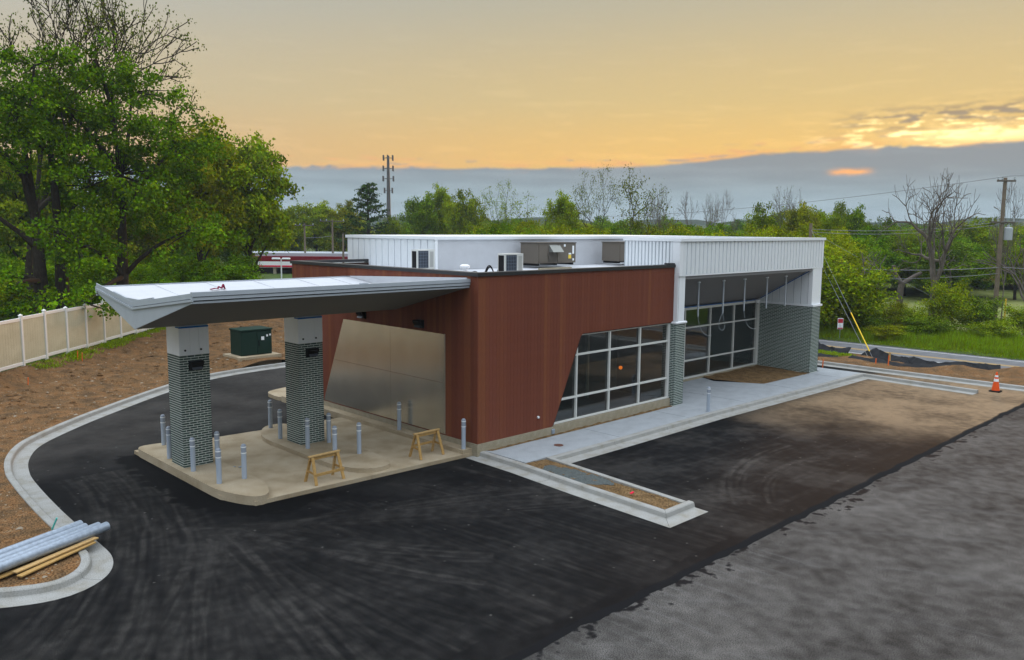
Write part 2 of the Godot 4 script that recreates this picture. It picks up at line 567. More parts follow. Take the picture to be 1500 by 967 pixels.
func stroke(map: PackedFloat32Array, w: int, h: int, a0: float, b0: float, px: float, pts: Array, wide: float, amount: float, nz: FastNoiseLite) -> void:
	# loose dust dragged along a path
	var gone := 0.0
	var ofs: float = pts[0].x * 31.0 + pts[0].y * 17.0
	for i in pts.size() - 1:
		var p: Vector2 = pts[i]
		var q: Vector2 = pts[i + 1]
		var x0 := maxi(0, int((minf(p.x, q.x) - wide - a0) / px))
		var x1 := mini(w - 1, int((maxf(p.x, q.x) + wide - a0) / px))
		var y0 := maxi(0, int((minf(p.y, q.y) - wide - b0) / px))
		var y1 := mini(h - 1, int((maxf(p.y, q.y) + wide - b0) / px))
		var d := q - p
		var l := d.length()
		d /= l
		for y in range(y0, y1 + 1):
			for x in range(x0, x1 + 1):
				var r := Vector2(a0 + x * px, b0 + y * px) - p
				var u := r.dot(d)
				if u < 0.0 or u > l:
					continue
				var s := r.cross(d)
				if absf(s) > wide:
					continue
				var g := nz.get_noise_2d(s * 38.0 + ofs, (u + gone) * 2.6)
				var k := (1.0 - pow(absf(s) / wide, 2.0)) * smooth(-0.5, 0.6, g) * amount
				map[y * w + x] = maxf(map[y * w + x], k)
		gone += l


func arc(p: Vector2, c: Vector2, q: Vector2, n := 10) -> Array:
	var r := []
	for i in n + 1:
		var t := float(i) / n
		r.append(p * (1 - t) * (1 - t) + c * 2 * t * (1 - t) + q * t * t)
	return r


func new_asphalt_image() -> Image:
	var a0 := -16.0; var b0 := -9.6; var px := 0.04
	var w := 1050; var h := 800
	var big := FastNoiseLite.new(); big.seed = 81; big.frequency = 0.30; big.fractal_octaves = 4
	var small := FastNoiseLite.new(); small.seed = 82; small.frequency = 2.2; small.fractal_octaves = 3
	var st := FastNoiseLite.new(); st.seed = 83; st.frequency = 0.12; st.fractal_octaves = 3
	var dust := PackedFloat32Array()
	dust.resize(w * h)
	# wheel tracks that leave the drive lane and fan out towards the corner of the lot
	var hub := Vector2(-9.3, -1.2)
	for k in 11:
		var e := Vector2(-15.5 + k * 1.05, -7.0 - 2.6 * sin(k * 0.35))
		stroke(dust, w, h, a0, b0, px, arc(hub + Vector2(0.1 * k, 0.05 * k), (hub + e) * 0.5 + Vector2(0.3, -0.4), e), 0.40 + 0.30 * (k % 3), 0.22 + 0.26 * ((k * 7) % 4) / 3.0, st)
	for k in 7:
		stroke(dust, w, h, a0, b0, px, arc(Vector2(-9.9 + 0.35 * k, 6.0), Vector2(-10.0 + 0.3 * k, 0.0), Vector2(-14.5 + 0.5 * k, -4.5 - 0.5 * k), 12), 0.45, 0.30 + 0.2 * (k % 2), st)
	for k in 6:
		stroke(dust, w, h, a0, b0, px, arc(hub + Vector2(0.4, 0.2 * k), Vector2(-5.5, -1.2 - 0.3 * k), Vector2(0.5 + k * 0.5, -4.0 - 0.8 * k)), 0.42, 0.34, st)
	# roller passes along the front of the lot
	for k in 22:
		var aa := -8.0 + 0.45 * k
		stroke(dust, w, h, a0, b0, px, [Vector2(aa, -0.3 - (k % 5) * 0.5), Vector2(aa + 0.5, -4.5), Vector2(aa + 0.9, -9.0)], 0.22 + 0.1 * (k % 3), 0.16 + 0.14 * ((k * 5) % 4) / 3.0, st)
	for k in 9:
		var bb := -3.0 - 0.7 * k
		stroke(dust, w, h, a0, b0, px, [Vector2(2.0, bb), Vector2(12.0, bb - 0.2), Vector2(23.5, bb + 0.1)], 0.25, 0.18, st)
	stroke(dust, w, h, a0, b0, px, arc(Vector2(2.0, -7.9), Vector2(4.5, -5.6), Vector2(8.5, -5.9)), 0.5, 0.5, st)
	stroke(dust, w, h, a0, b0, px, arc(Vector2(2.6, -8.4), Vector2(4.9, -6.6), Vector2(8.0, -7.4)), 0.3, 0.45, st)
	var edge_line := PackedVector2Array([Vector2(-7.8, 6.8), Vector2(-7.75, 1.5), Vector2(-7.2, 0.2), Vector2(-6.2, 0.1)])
	var im := Image.create(w, h, false, Image.FORMAT_RGB8)
	for y in h:
		var b := b0 + y * px
		for x in w:
			var a := a0 + x * px
			var n1 := big.get_noise_2d(a, b)
			var n2 := small.get_noise_2d(a, b)
			var g := 0.0082 * (1.0 + 0.35 * n1 + 0.40 * n2)
			var col := Color(g * 0.98, g, g * 1.08)
			# greyish film of fines on the lane
			var film := smooth(-0.25, 0.6, n1 + 0.3 * n2) * (0.35 + 0.65 * smooth(-3.0, 6.0, a - 0.3 * b))
			var dd := minf(1.0, dust[y * w + x] * (0.75 + 0.6 * n2) + film * 0.30)
			dd = maxf(dd, smooth(5.5, 10.0, b + n1) * (0.50 + 0.35 * n1 + 0.1 * n2))
			col = col.lerp(Color(0.135, 0.126, 0.114), clampf(dd, 0.0, 1.0) * 0.68)
			# fresh black hand-laid mix with drop shade painted in, along the open apron edge
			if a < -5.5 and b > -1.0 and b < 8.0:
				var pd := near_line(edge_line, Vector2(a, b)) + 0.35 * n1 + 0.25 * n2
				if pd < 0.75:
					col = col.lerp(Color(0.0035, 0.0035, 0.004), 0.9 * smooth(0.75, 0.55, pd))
			# sand tracked from the road, with sunset glow painted in, at the far end
			if a > 6.0:
				var q := smooth(9.5, 17.0, a + 1.6 * n1 + 0.28 * (b + 6.0)) * smooth(-1.6, -3.4, b + 0.5 * n1)
				q *= clampf(0.78 + 0.55 * n1 + 0.30 * n2, 0.0, 1.0)
				col = col.lerp(Color(0.36, 0.255, 0.155), clampf(q, 0.0, 1.0) * 0.9)
			im.set_pixel(x, y, col.linear_to_srgb())
	# crumbs of stone
	var r := RandomNumberGenerator.new(); r.seed = 5
	for i in 500:
		var c := Color(0.22, 0.21, 0.19) * r.randf_range(0.5, 1.3)
		im.set_pixel(r.randi_range(1, w - 2), r.randi_range(1, h - 2), c.linear_to_srgb())
	return im


func old_asphalt_image() -> Image:
	var a0 := -14.0; var b0 := -25.0; var px := 0.04
	var w := 1300; var h := 400
	var big := FastNoiseLite.new(); big.seed = 91; big.frequency = 0.22; big.fractal_octaves = 5
	var small := FastNoiseLite.new(); small.seed = 92; small.frequency = 2.0; small.fractal_octaves = 3
	var st := FastNoiseLite.new(); st.seed = 93; st.frequency = 0.12; st.fractal_octaves = 3
	var dust := PackedFloat32Array()
	dust.resize(w * h)
	for k in 40:
		var aa := -11.0 + 0.28 * k
		stroke(dust, w, h, a0, b0, px, [Vector2(aa, -9.2), Vector2(aa + 0.06, -10.2 - 0.5 * (k % 3))], 0.06, 0.55, st)
	for k in 12:
		stroke(dust, w, h, a0, b0, px, arc(Vector2(-9 + 2.6 * k, -10.0), Vector2(-6 + 2.6 * k, -12.5), Vector2(-6.5 + 2.9 * k, -17.0)), 0.22, 0.35, st)
	var im := Image.create(w, h, false, Image.FORMAT_RGB8)
	for y in h:
		var b := b0 + y * px
		for x in w:
			var a := a0 + x * px
			var n1 := big.get_noise_2d(a, b)
			var n2 := small.get_noise_2d(a, b)
			var n3 := big.get_noise_2d(a * 2.2 + 50.0, b * 2.6)
			var g := 0.088 * (1.0 + 0.5 * n1 + 0.5 * n2 + 0.4 * n3)
			var col := Color(g * 1.06, g * 1.02, g * 0.96)
			col = col.lerp(Color(0.20, 0.20, 0.20), dust[y * w + x] * 0.55)
			# black crumbs and tack coat along the joint
			var j := smooth(-9.95, -9.4, b + 0.3 * n1)
			if n2 > 0.42 - 0.35 * j and j > 0.05:
				col = col.lerp(Color(0.012, 0.012, 0.013), smooth(0.42 - 0.35 * j, 0.6 - 0.35 * j, n2))
			im.set_pixel(x, y, col.linear_to_srgb())
	return im


var left_kerb := PackedVector2Array()
var fence_from := Vector2(-6.95, 22.3)
var fence_dir := Vector2(0.6985, 0.7156)
var lumps := FastNoiseLite.new()


func curve(points: Array, step := 0.3) -> PackedVector2Array:
	var c := Curve2D.new()
	for i in points.size():
		var p := Vector2(points[i][0], points[i][1])
		var before := Vector2(points[maxi(i - 1, 0)][0], points[maxi(i - 1, 0)][1])
		var after := Vector2(points[mini(i + 1, points.size() - 1)][0], points[mini(i + 1, points.size() - 1)][1])
		var d := (after - before).normalized()
		c.add_point(p, -d * p.distance_to(before) / 3.0, d * p.distance_to(after) / 3.0)
	c.bake_interval = step
	return c.get_baked_points()


func near_line(line: PackedVector2Array, p: Vector2) -> float:
	var best := 1e9
	for i in line.size() - 1:
		var q := Geometry2D.get_closest_point_to_segment(p, line[i], line[i + 1])
		best = minf(best, q.distance_squared_to(p))
	return sqrt(best)


# a sheet of ground inside an outline of (a, b) points, at the height that fn gives
func sheet(s: Shape, outline: PackedVector2Array, step: float, fn: Callable) -> void:
	var lo := outline[0]
	var hi := outline[0]
	for p in outline:
		lo = lo.min(p)
		hi = hi.max(p)
	var nx := int(ceil((hi.x - lo.x) / step))
	var ny := int(ceil((hi.y - lo.y) / step))
	var cache := {}
	var vert := func(p: Vector2) -> Array:
		var key := Vector2i(roundi(p.x * 200), roundi(p.y * 200))
		if not cache.has(key):
			var e := 0.12
			var y: float = fn.call(p)
			var nrm := Vector3(y - float(fn.call(p + Vector2(e, 0))), e, -(y - float(fn.call(p + Vector2(0, e))))).normalized()
			cache[key] = [P(p.x, y, p.y), nrm]
		return cache[key]
	for i in nx:
		for j in ny:
			var q := PackedVector2Array()
			for k in [[0, 0], [1, 0], [1, 1], [0, 1]]:
				q.append(lo + Vector2(i + k[0], j + k[1]) * step)
			var inside := 0
			for p in q:
				if Geometry2D.is_point_in_polygon(p, outline):
					inside += 1
			var pieces: Array
			if inside == 4:
				pieces = [q]
			elif inside == 0:
				continue
			else:
				pieces = Geometry2D.intersect_polygons(q, outline)
			for poly in pieces:
				var ids := Geometry2D.triangulate_polygon(poly)
				for k in range(0, ids.size(), 3):
					var x: Array = vert.call(poly[ids[k]])
					var y2: Array = vert.call(poly[ids[k + 1]])
					var z: Array = vert.call(poly[ids[k + 2]])
					s.tri_smooth(x[0], y2[0], z[0], x[1], y2[1], z[1])


func bank_height(p: Vector2) -> float:
	var d := near_line(left_kerb, p)
	var y := -0.03 + 0.70 * smooth(0.2, 11.0, d)
	y += (0.20 * lumps.get_noise_2d(p.x * 3.0, p.y * 3.0) + 0.09 * lumps.get_noise_2d(p.x * 14.0, p.y * 14.0)) * smooth(0.1, 2.5, d)
	y += 1.3 * exp(-p.distance_squared_to(Vector2(10.0, 36.0)) / 26.0)
	# level ground under the fence and round the transformer
	var f := absf((p - fence_from).cross(fence_dir))
	y = lerpf(0.68, y, smooth(0.1, 1.2, f))
	y = lerpf(0.30, y, smooth(1.2, 2.6, p.distance_to(Vector2(3.05, 20.9))))
	return y


func ground_and_lot() -> void:
	lumps.seed = 9
	lumps.frequency = 0.1
	lumps.fractal_octaves = 3
	left_kerb = curve([[14, 19.6], [4.05, 19.34], [0.08, 18.75], [-2.67, 17.3], [-6.78, 13.98], [-8.85, 12.02], [-10.0, 10.65], [-10.72, 9.07], [-11.12, 7.4], [-11.27, 6.0], [-11.4, 3.8], [-11.45, 2.2], [-11.47, 0.4], [-11.53, -0.45], [-11.8, -1.05], [-12.25, -1.33], [-12.75, -1.2], [-13.4, -0.8], [-16.5, 1.2], [-20.0, 4.0]], 0.16)
	# the wide ground everything lies on
	var s := Shape.new()
	for i in 48:
		var t0 := TAU * i / 48
		var t1 := TAU * (i + 1) / 48
		for r in [[0.0, 60.0], [60.0, 300.0], [300.0, 1150.0]]:
			s.quad(Vector3(cos(t0) * r[0], -0.4, sin(t0) * r[0]), Vector3(cos(t1) * r[0] + 0.0001, -0.4, sin(t1) * r[0]), Vector3(cos(t1) * r[1], -0.4, sin(t1) * r[1]), Vector3(cos(t0) * r[1], -0.4, sin(t0) * r[1]), Vector3.UP)
	setting("ground", s, M.grass)
	# new asphalt with its ragged edge against the old
	s = Shape.new()
	var o := PackedVector2Array()
	for i in 141:
		var a := -30.0 + i * 0.395
		o.append(Vector2(a, -9.32 + 0.07 * lumps.get_noise_2d(a * 6.0, 0.0) + 0.035 * lumps.get_noise_2d(a * 40.0, 3.0)))
	o.append_array(PackedVector2Array([Vector2(25.3, 24.0), Vector2(-30.0, 24.0)]))
	var edge := o
	s.extrude(o, P(0, -0.30, 0), Vector3.RIGHT, Vector3.FORWARD, Vector3.UP * 0.15)
	planar_uv(s, -16.0, 26.0, -9.6, 22.4)
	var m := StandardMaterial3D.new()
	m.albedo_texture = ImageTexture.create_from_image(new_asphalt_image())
	m.roughness = 0.85
	m.metallic_specular = 0.2
	speckle(m, M.speck_stone, 0.4)
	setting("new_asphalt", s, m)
	# tar along the joint
	s = Shape.new()
	for i in 140:
		var p := edge[i]
		var q := edge[i + 1]
		var w0 := 0.15 + 0.06 * lumps.get_noise_2d(p.x * 25.0, 8.0)
		var w1 := 0.15 + 0.06 * lumps.get_noise_2d(q.x * 25.0, 8.0)
		s.quad(P(p.x, -0.146, p.y + 0.03), P(q.x, -0.146, q.y + 0.03), P(q.x, -0.184, q.y - w1), P(p.x, -0.184, p.y - w0), Vector3(0, 1, 0.6).normalized())
	setting("tar_joint", s, M.rubber)
	s = Shape.new()
	s.quad(P(-45, -0.188, -60), P(30.5, -0.188, -60), P(30.5, -0.188, -9.2), P(-45, -0.188, -9.2), Vector3.UP)
	planar_uv(s, -14.0, 38.0, -25.0, -9.0)
	m = StandardMaterial3D.new()
	m.albedo_texture = ImageTexture.create_from_image(old_asphalt_image())
	m.roughness = 0.9
	m.metallic_specular = 0.2
	speckle(m, M.speck_stone, 0.3)
	setting("old_asphalt", s, m)
	# earth bank between the left kerb and the fence
	var bank := PackedVector2Array(left_kerb)
	bank.append_array(PackedVector2Array([Vector2(-20, 8.93), fence_from + fence_dir * 27.0, Vector2(14, 41.6)]))
	s = Shape.new()
	sheet(s, bank, 0.45, bank_height)
	setting("earth_bank", s, M.dirt)
	# lawn beyond the fence
	s = Shape.new()
	s.quad(P(-60, 0.60, -32.0), P(-60, 0.60, 130), P(90, 0.60, 130), P(fence_from.x + 90 * 0.6985, 0.60, fence_from.y + 90 * 0.7156), Vector3.UP)
	setting("lawn", s, M.grass)
	# clods and stones lying on the bank: nobody could count them
	var mm := MultiMesh.new()
	var stone := Shape.new()
	var pts := PackedVector3Array()
	for k in 6:
		pts.append(Vector3(cos(k * TAU / 6) * (0.8 + 0.3 * (k % 2)), 0.1 * (k % 3), sin(k * TAU / 6)))
	for k in 6:
		var u := pts[k]; var w := pts[(k + 1) % 6]
		stone.tri(u, w, Vector3(0.1, 0.6, 0), ((u + w) * 0.5 + Vector3(0, 0.7, 0)).normalized())
	mm.mesh = stone.mesh(M.dirt_red)
	mm.mesh.surface_set_material(0, M.stone)
	mm.transform_format = MultiMesh.TRANSFORM_3D
	var places := []
	while places.size() < 2600:
		var p := Vector2(rng.randf_range(-20, 10), rng.randf_range(-1.3, 36))
		if Geometry2D.is_point_in_polygon(p, bank) and near_line(left_kerb, p) > 0.15:
			var r := rng.randf_range(0.012, 0.035) if rng.randf() < 0.93 else rng.randf_range(0.04, 0.09)
			places.append(Transform3D(Basis(Vector3.UP, rng.randf() * TAU).scaled(Vector3(r, r * rng.randf_range(0.6, 1.1), r)), P(p.x, bank_height(p) + 0.002, p.y)))
	mm.instance_count = places.size()
	for i in places.size():
		mm.set_instance_transform(i, places[i])
	var mi := MultiMeshInstance3D.new()
	mi.name = "stones"
	mi.multimesh = mm
	mi.set_meta("kind", "stuff")
	tag(mi, "small stones and clods scattered over the bare earth bank", "stones")
	add_child(mi)
	var cm := MultiMesh.new()
	cm.mesh = stone.mesh(M.dirt)
	cm.transform_format = MultiMesh.TRANSFORM_3D
	places = []
	while places.size() < 2400:
		var p := Vector2(rng.randf_range(-20, 10), rng.randf_range(-1.3, 30))
		if lumps.get_noise_2d(p.x * 5.0, p.y * 5.0) > -0.1 and Geometry2D.is_point_in_polygon(p, bank) and near_line(left_kerb, p) > 0.25:
			var r := rng.randf_range(0.03, 0.12)
			places.append(Transform3D(Basis(Vector3.UP, rng.randf() * TAU).scaled(Vector3(r, r * rng.randf_range(0.5, 1.1), r * 0.8)), P(p.x, bank_height(p) - 0.01, p.y)))
	cm.instance_count = places.size()
	for i in places.size():
		cm.set_instance_transform(i, places[i])
	mi = MultiMeshInstance3D.new()
	mi.name = "earth_clods"
	mi.multimesh = cm
	mi.set_meta("kind", "stuff")
	tag(mi, "broken brown clods lying over the bare earth bank", "earth")
	add_child(mi)
	# public road on the far side, its lines, verges and the field
	s = Shape.new()
	s.quad(P(30.4, -0.16, -120), P(35.3, -0.16, -120), P(35.3, -0.16, 140), P(30.4, -0.16, 140), Vector3.UP)
	setting("road", s, M.road)
	for l in [[34.55, 0.11, "white"], [32.28, 0.10, "yellow"], [32.55, 0.10, "yellow"], [30.75, 0.11, "white"]]:
		s = Shape.new()
		s.quad(P(l[0], -0.155, -120), P(l[0] + l[1], -0.155, -120), P(l[0] + l[1], -0.155, 140), P(l[0], -0.155, 140), Vector3.UP)
		setting("road_marking", s, M["paint_" + l[2]])
	s = Shape.new()
	var verge := PackedVector2Array([Vector2(25.55, -30), Vector2(30.5, -30), Vector2(30.5, 40), Vector2(25.55, 40)])
	sheet(s, verge, 0.35, verge_height)
	setting("verge", s, M.dirt)
	s = Shape.new()
	sheet(s, PackedVector2Array([Vector2(35.2, -60), Vector2(42.5, -60), Vector2(42.5, 90), Vector2(35.2, 90)]), 0.9, func(p: Vector2) -> float: return -0.14 + 0.25 * smooth(35.3, 38.0, p.x) + 0.15 * lumps.get_noise_2d(p.x * 3.0, p.y * 3.0) * smooth(35.3, 36.5, p.x))
	setting("road_bank", s, M.grass)
	s = Shape.new()
	s.quad(P(42.4, 0.02, -80), P(140, 0.6, -80), P(140, 0.6, 110), P(42.4, 0.02, 110), Vector3.UP)
	setting("field", s, M.field)
	# far wooded ridges
	for r in [[520.0, 9.0, 0.0], [700.0, 17.0, 40.0], [880.0, 25.0, 90.0]]:
		s = Shape.new()
		for i in 120:
			var row := []
			for k in 2:
				var az := deg_to_rad(-100.0 + (i + k) * 1.4)
				var d := Vector3(cos(az), 0, sin(az))
				var hh: float = r[1] * (0.55 + 0.55 * lumps.get_noise_2d((i + k) * 1.3 + r[2], r[2])) + 0.9 * lumps.get_noise_2d((i + k) * 31.0, 5.0 + r[2])
				row.append([d * (r[0] - 120.0) + Vector3(0, -0.5, 0), d * (r[0] - 40.0) + Vector3(0, hh * 0.7, 0), d * r[0] + Vector3(0, hh, 0), d * (r[0] + 150.0) + Vector3(0, -0.5, 0)])
			for q in 3:
				s.quad(row[0][q], row[1][q], row[1][q + 1], row[0][q + 1], Vector3(-cos(deg_to_rad(-100 + i * 1.4)), 1.5 - q, -sin(deg_to_rad(-100 + i * 1.4))).normalized())
		setting("hills", s, M.hill)


func verge_height(p: Vector2) -> float:
	var y := -0.14 + 0.10 * smooth(25.6, 26.6, p.x) * smooth(30.5, 29.3, p.x)
	y += 0.10 * lumps.get_noise_2d(p.x * 6.0, p.y * 6.0) * smooth(25.6, 26.2, p.x) * smooth(30.5, 29.8, p.x)
	for k in [[28.0, -4.9, 0.30, 0.9], [28.7, -7.4, 0.45, 1.0], [27.4, -9.0, 0.25, 1.2]]:
		y += k[2] * exp(-p.distance_squared_to(Vector2(k[0], k[1])) / (k[3] * k[3]))
	return y


# sweeps a kerb profile of (offset, height) along a line; side is +1 when the lot is to the right of the walk
func kerb_run(line: PackedVector2Array, side: float, profile: Array, length := 3.0) -> void:
	var run := Node3D.new()
	run.name = numbered("kerb")
	run.set_meta("kind", "structure")
	add_child(run)
	var outs := []
	for i in line.size():
		var d0 := (line[i] - line[maxi(i - 1, 0)]).normalized() if i > 0 else (line[1] - line[0]).normalized()
		var d1 := (line[mini(i + 1, line.size() - 1)] - line[i]).normalized() if i < line.size() - 1 else d0
		var n0 := Vector2(d0.y, -d0.x) * side
		var n1 := Vector2(d1.y, -d1.x) * side
		var m := (n0 + n1).normalized()
		outs.append(m / maxf(0.35, m.dot(n0)))
	var s := Shape.new()
	var run_length := 0.0
	for i in line.size() - 1:
		var p := line[i]
		var q := line[i + 1]
		var l := p.distance_to(q)
		var pieces := maxi(1, int(ceil(l / length)))
		for k in pieces:
			var t0 := float(k) / pieces
			var t1 := float(k + 1) / pieces
			var close := run_length + l / pieces >= length or (i == line.size() - 2 and k == pieces - 1)
			var gap := 0.012 / l if close else 0.0
			var o0: Vector2 = outs[i].lerp(outs[i + 1], t0) if pieces == 1 else (outs[i] if k == 0 else (outs[i + 1] if false else Vector2(((q - p) / l).y, -((q - p) / l).x) * side))
			var o1: Vector2 = outs[i].lerp(outs[i + 1], t1) if pieces == 1 else (outs[i + 1] if k == pieces - 1 else Vector2(((q - p) / l).y, -((q - p) / l).x) * side)
			var a := p.lerp(q, t0)
			var b := p.lerp(q, t1 - gap)
			var first := s.v.is_empty()
			for j in profile.size() - 1:
				var u: Array = profile[j]
				var w: Array = profile[j + 1]
				var pa := a + o0 * float(u[0]); var pb := b + o1 * float(u[0]); var pc := b + o1 * float(w[0]); var pd := a + o0 * float(w[0])
				var lead: Vector2 = (o0 + o1).normalized()
				var e := Vector2(w[0] - u[0], w[1] - u[1]).normalized()
				var nn := Vector3(lead.x * -e.y, e.x, -lead.y * -e.y).normalized()
				s.quad(P(pa.x, u[1], pa.y), P(pb.x, u[1], pb.y), P(pc.x, w[1], pc.y), P(pd.x, w[1], pd.y), nn)
			for cap in [[a, o0, -1.0, first], [b, o1, 1.0, close]]:
				if cap[3]:
					var poly := PackedVector2Array()
					for u in profile:
						poly.append(Vector2(u[0], u[1]))
					var dirv := (q - p).normalized() * float(cap[2])
					var ids := Geometry2D.triangulate_polygon(poly)
					for z in range(0, ids.size(), 3):
						var tr := []
						for y in 3:
							var g := poly[ids[z + y]]
							var at: Vector2 = cap[0] + cap[1] * g.x
							tr.append(P(at.x, g.y, at.y))
						s.tri(tr[0], tr[1], tr[2], Vector3(dirv.x, 0, -dirv.y))
			run_length += l / pieces
			if close:
				part("kerb_stone", s, M.kerb, run)
				s = Shape.new()
				run_length = 0.0


func slabs(called: String, outline: PackedVector2Array, lines: Array, along_a: bool, y0: float, y1: float, m: Material) -> Node3D:
	var run := Node3D.new()
	run.name = numbered(called)
	run.set_meta("kind", "structure")
	add_child(run)
	for i in lines.size() - 1:
		var r: PackedVector2Array
		var g := 0.007
		if along_a:
			r = PackedVector2Array([Vector2(lines[i] + g, -99), Vector2(lines[i + 1] - g, -99), Vector2(lines[i + 1] - g, 99), Vector2(lines[i] + g, 99)])
		else:
			r = PackedVector2Array([Vector2(-99, lines[i] + g), Vector2(99, lines[i] + g), Vector2(99, lines[i + 1] - g), Vector2(-99, lines[i + 1] - g)])
		for poly in Geometry2D.intersect_polygons(outline, r):
			var s := Shape.new()
			s.extrude(poly, P(0, y0, 0), Vector3.RIGHT, Vector3.FORWARD, Vector3.UP * (y1 - y0 - 0.004 * (i % 2)))
			part("slab", s, m, run)
	return run


func round_corners(pts: Array, r: float, n := 4) -> PackedVector2Array:
	var out := PackedVector2Array()
	for i in pts.size():
		var p := Vector2(pts[i][0], pts[i][1])
		var a := Vector2(pts[posmod(i - 1, pts.size())][0], pts[posmod(i - 1, pts.size())][1])
		var b := Vector2(pts[(i + 1) % pts.size()][0], pts[(i + 1) % pts.size()][1])
		var u := p + (a - p).limit_length(minf(r, p.distance_to(a) * 0.45))
		var w := p + (b - p).limit_length(minf(r, p.distance_to(b) * 0.45))
		for k in n + 1:
			var t := float(k) / n
			out.append(u * (1 - t) * (1 - t) + p * 2 * t * (1 - t) + w * t * t)
	return out


func kerbs_and_paving() -> void:
	var full := [[0.0, -0.30], [0.0, -0.008], [0.012, 0.004], [0.15, 0.0], [0.178, -0.02], [0.205, -0.122], [0.235, -0.136], [0.60, -0.146], [0.60, -0.30]]
	var plain := [[0.0, -0.30], [0.0, -0.008], [0.012, 0.004], [0.16, 0.0], [0.185, -0.02], [0.205, -0.16], [0.205, -0.30]]
	kerb_run(left_kerb, -1.0, full, 3.2)
	kerb_run(PackedVector2Array([Vector2(0.25, 0.14), Vector2(0.2, -1.83), Vector2(0.0, -4.5), Vector2(-0.12, -7.08), Vector2(0.92, -7.08)]), 1.0, full, 2.6)
	kerb_run(PackedVector2Array([Vector2(0.66, -7.06), Vector2(0.9, -4.4), Vector2(1.12, -2.02)]), 1.0, plain, 2.6)
	kerb_run(PackedVector2Array([Vector2(1.13, -1.86), Vector2(4.2, -1.86), Vector2(7.2, -1.82), Vector2(10.2, -1.78), Vector2(13.2, -1.84), Vector2(16.2, -1.9), Vector2(19.2, -1.96), Vector2(23.45, -2.0), Vector2(23.2, -4.7), Vector2(23.0, -7.35)]), 1.0, full, 3.0)
	kerb_run(PackedVector2Array([Vector2(25.55, 16), Vector2(25.55, -40)]), 1.0, full, 3.0)
	# back of the free-standing kerb
	var s := Shape.new()
	s.extrude(PackedVector2Array([Vector2(23.455, -2.05), Vector2(23.53, -2.05), Vector2(23.12, -7.3), Vector2(23.0, -7.34)]), P(0, -0.3, 0), Vector3.RIGHT, Vector3.FORWARD, Vector3.UP * 0.27)
	setting("kerb_backing", s, M.kerb)
	# front walk and alcove
	var walk := PackedVector2Array([Vector2(0.27, -1.845), Vector2(1.12, -1.845), Vector2(4.2, -1.845), Vector2(7.2, -1.805), Vector2(10.2, -1.765), Vector2(13.2, -1.825), Vector2(16.2, -1.885), Vector2(19.2, -1.945), Vector2(23.42, -1.985), Vector2(23.42, 0.9), Vector2(22.45, 0.9), Vector2(22.45, -0.36), Vector2(21.3, -0.32), Vector2(17.2, -0.23), Vector2(16.1, 1.7), Vector2(16.5, 2.5), Vector2(10.42, 2.5), Vector2(10.42, -0.22), Vector2(0.45, -0.22), Vector2(0.28, -0.03)])
	slabs("front_walk", walk, [0.2, 2.35, 4.75, 7.1, 8.9, 10.9, 13.0, 15.1, 17.2, 19.3, 21.4, 23.6], true, -0.2, -0.004, M.walk)
	# strips of bare soil by the wall, in the alcove and in the planter
	s = Shape.new()
	sheet(s, PackedVector2Array([Vector2(0.2, -0.225), Vector2(10.35, -0.225), Vector2(10.35, 0.05), Vector2(0.2, 0.05)]), 0.12, func(p: Vector2) -> float: return -0.03 + 0.05 * lumps.get_noise_2d(p.x * 20.0, p.y * 20.0) + 0.04 * smooth(-0.2, 0.0, p.y))
	setting("soil_strip", s, M.bed)
	s = Shape.new()
	sheet(s, PackedVector2Array([Vector2(16.12, 1.7), Vector2(17.2, -0.24), Vector2(21.45, -0.33), Vector2(21.45, 2.6), Vector2(16.5, 2.6)]), 0.2, func(p: Vector2) -> float: return -0.01 + 0.06 * lumps.get_noise_2d(p.x * 9.0, p.y * 9.0) + 0.05 * smooth(0.0, 2.0, p.y))
	setting("alcove_soil", s, M.bed)
	s = Shape.new()
	sheet(s, PackedVector2Array([Vector2(-0.13, -7.1), Vector2(0.68, -7.1), Vector2(1.13, -1.84), Vector2(0.2, -1.84)]), 0.12, planter_height)
	setting("planter_soil", s, M.bed)
	s = Shape.new()
	sheet(s, curve([[0.18, -2.6], [0.55, -2.45], [0.85, -2.9], [0.88, -3.6], [0.85, -4.4], [0.6, -4.9], [0.25, -4.6], [0.02, -4.2], [0.1, -3.4], [0.18, -2.6]], 0.15), 0.1, func(p: Vector2) -> float: return planter_height(p) + 0.012 + 0.03 * lumps.get_noise_2d(p.x * 60.0, p.y * 60.0))
	setting("planter_gravel", s, M.gravel)
	# concrete apron under the canopy with its two raised islands
	var pad := PackedVector2Array([Vector2(-7.6, 7.45), Vector2(-7.6, 1.5), Vector2(-7.15, 0.42), Vector2(-6.62, 0.42), Vector2(0.12, 0.16), Vector2(0.12, 7.0)])
	slabs("concrete_apron", pad, [-7.7, -3.7, -0.05, 0.2], true, -0.28, -0.04, M.pad)
	s = Shape.new()
	s.extrude(round_corners([[-7.62, 7.42], [-7.62, 1.5], [-7.2, 0.4], [-6.75, 0.4], [-6.36, 1.4], [-6.36, 7.2]], 0.5), P(0, -0.2, 0), Vector3.RIGHT, Vector3.FORWARD, Vector3.UP * 0.29)
	setting("lane_island", s, M.pad)
	s = Shape.new()
	s.extrude(round_corners([[-4.2, 5.9], [-4.2, 1.5], [-3.75, 0.50], [-2.95, 0.42], [-2.6, 1.1], [-2.55, 2.4], [-2.55, 7.1], [-3.4, 7.25]], 0.7), P(0, -0.2, 0), Vector3.RIGHT, Vector3.FORWARD, Vector3.UP * 0.29)
	setting("lane_island", s, M.pad)
	# low kerb along the drive-through wall
	var run := Node3D.new()
	run.name = numbered("wall_kerb")
	run.set_meta("kind", "structure")
	add_child(run)
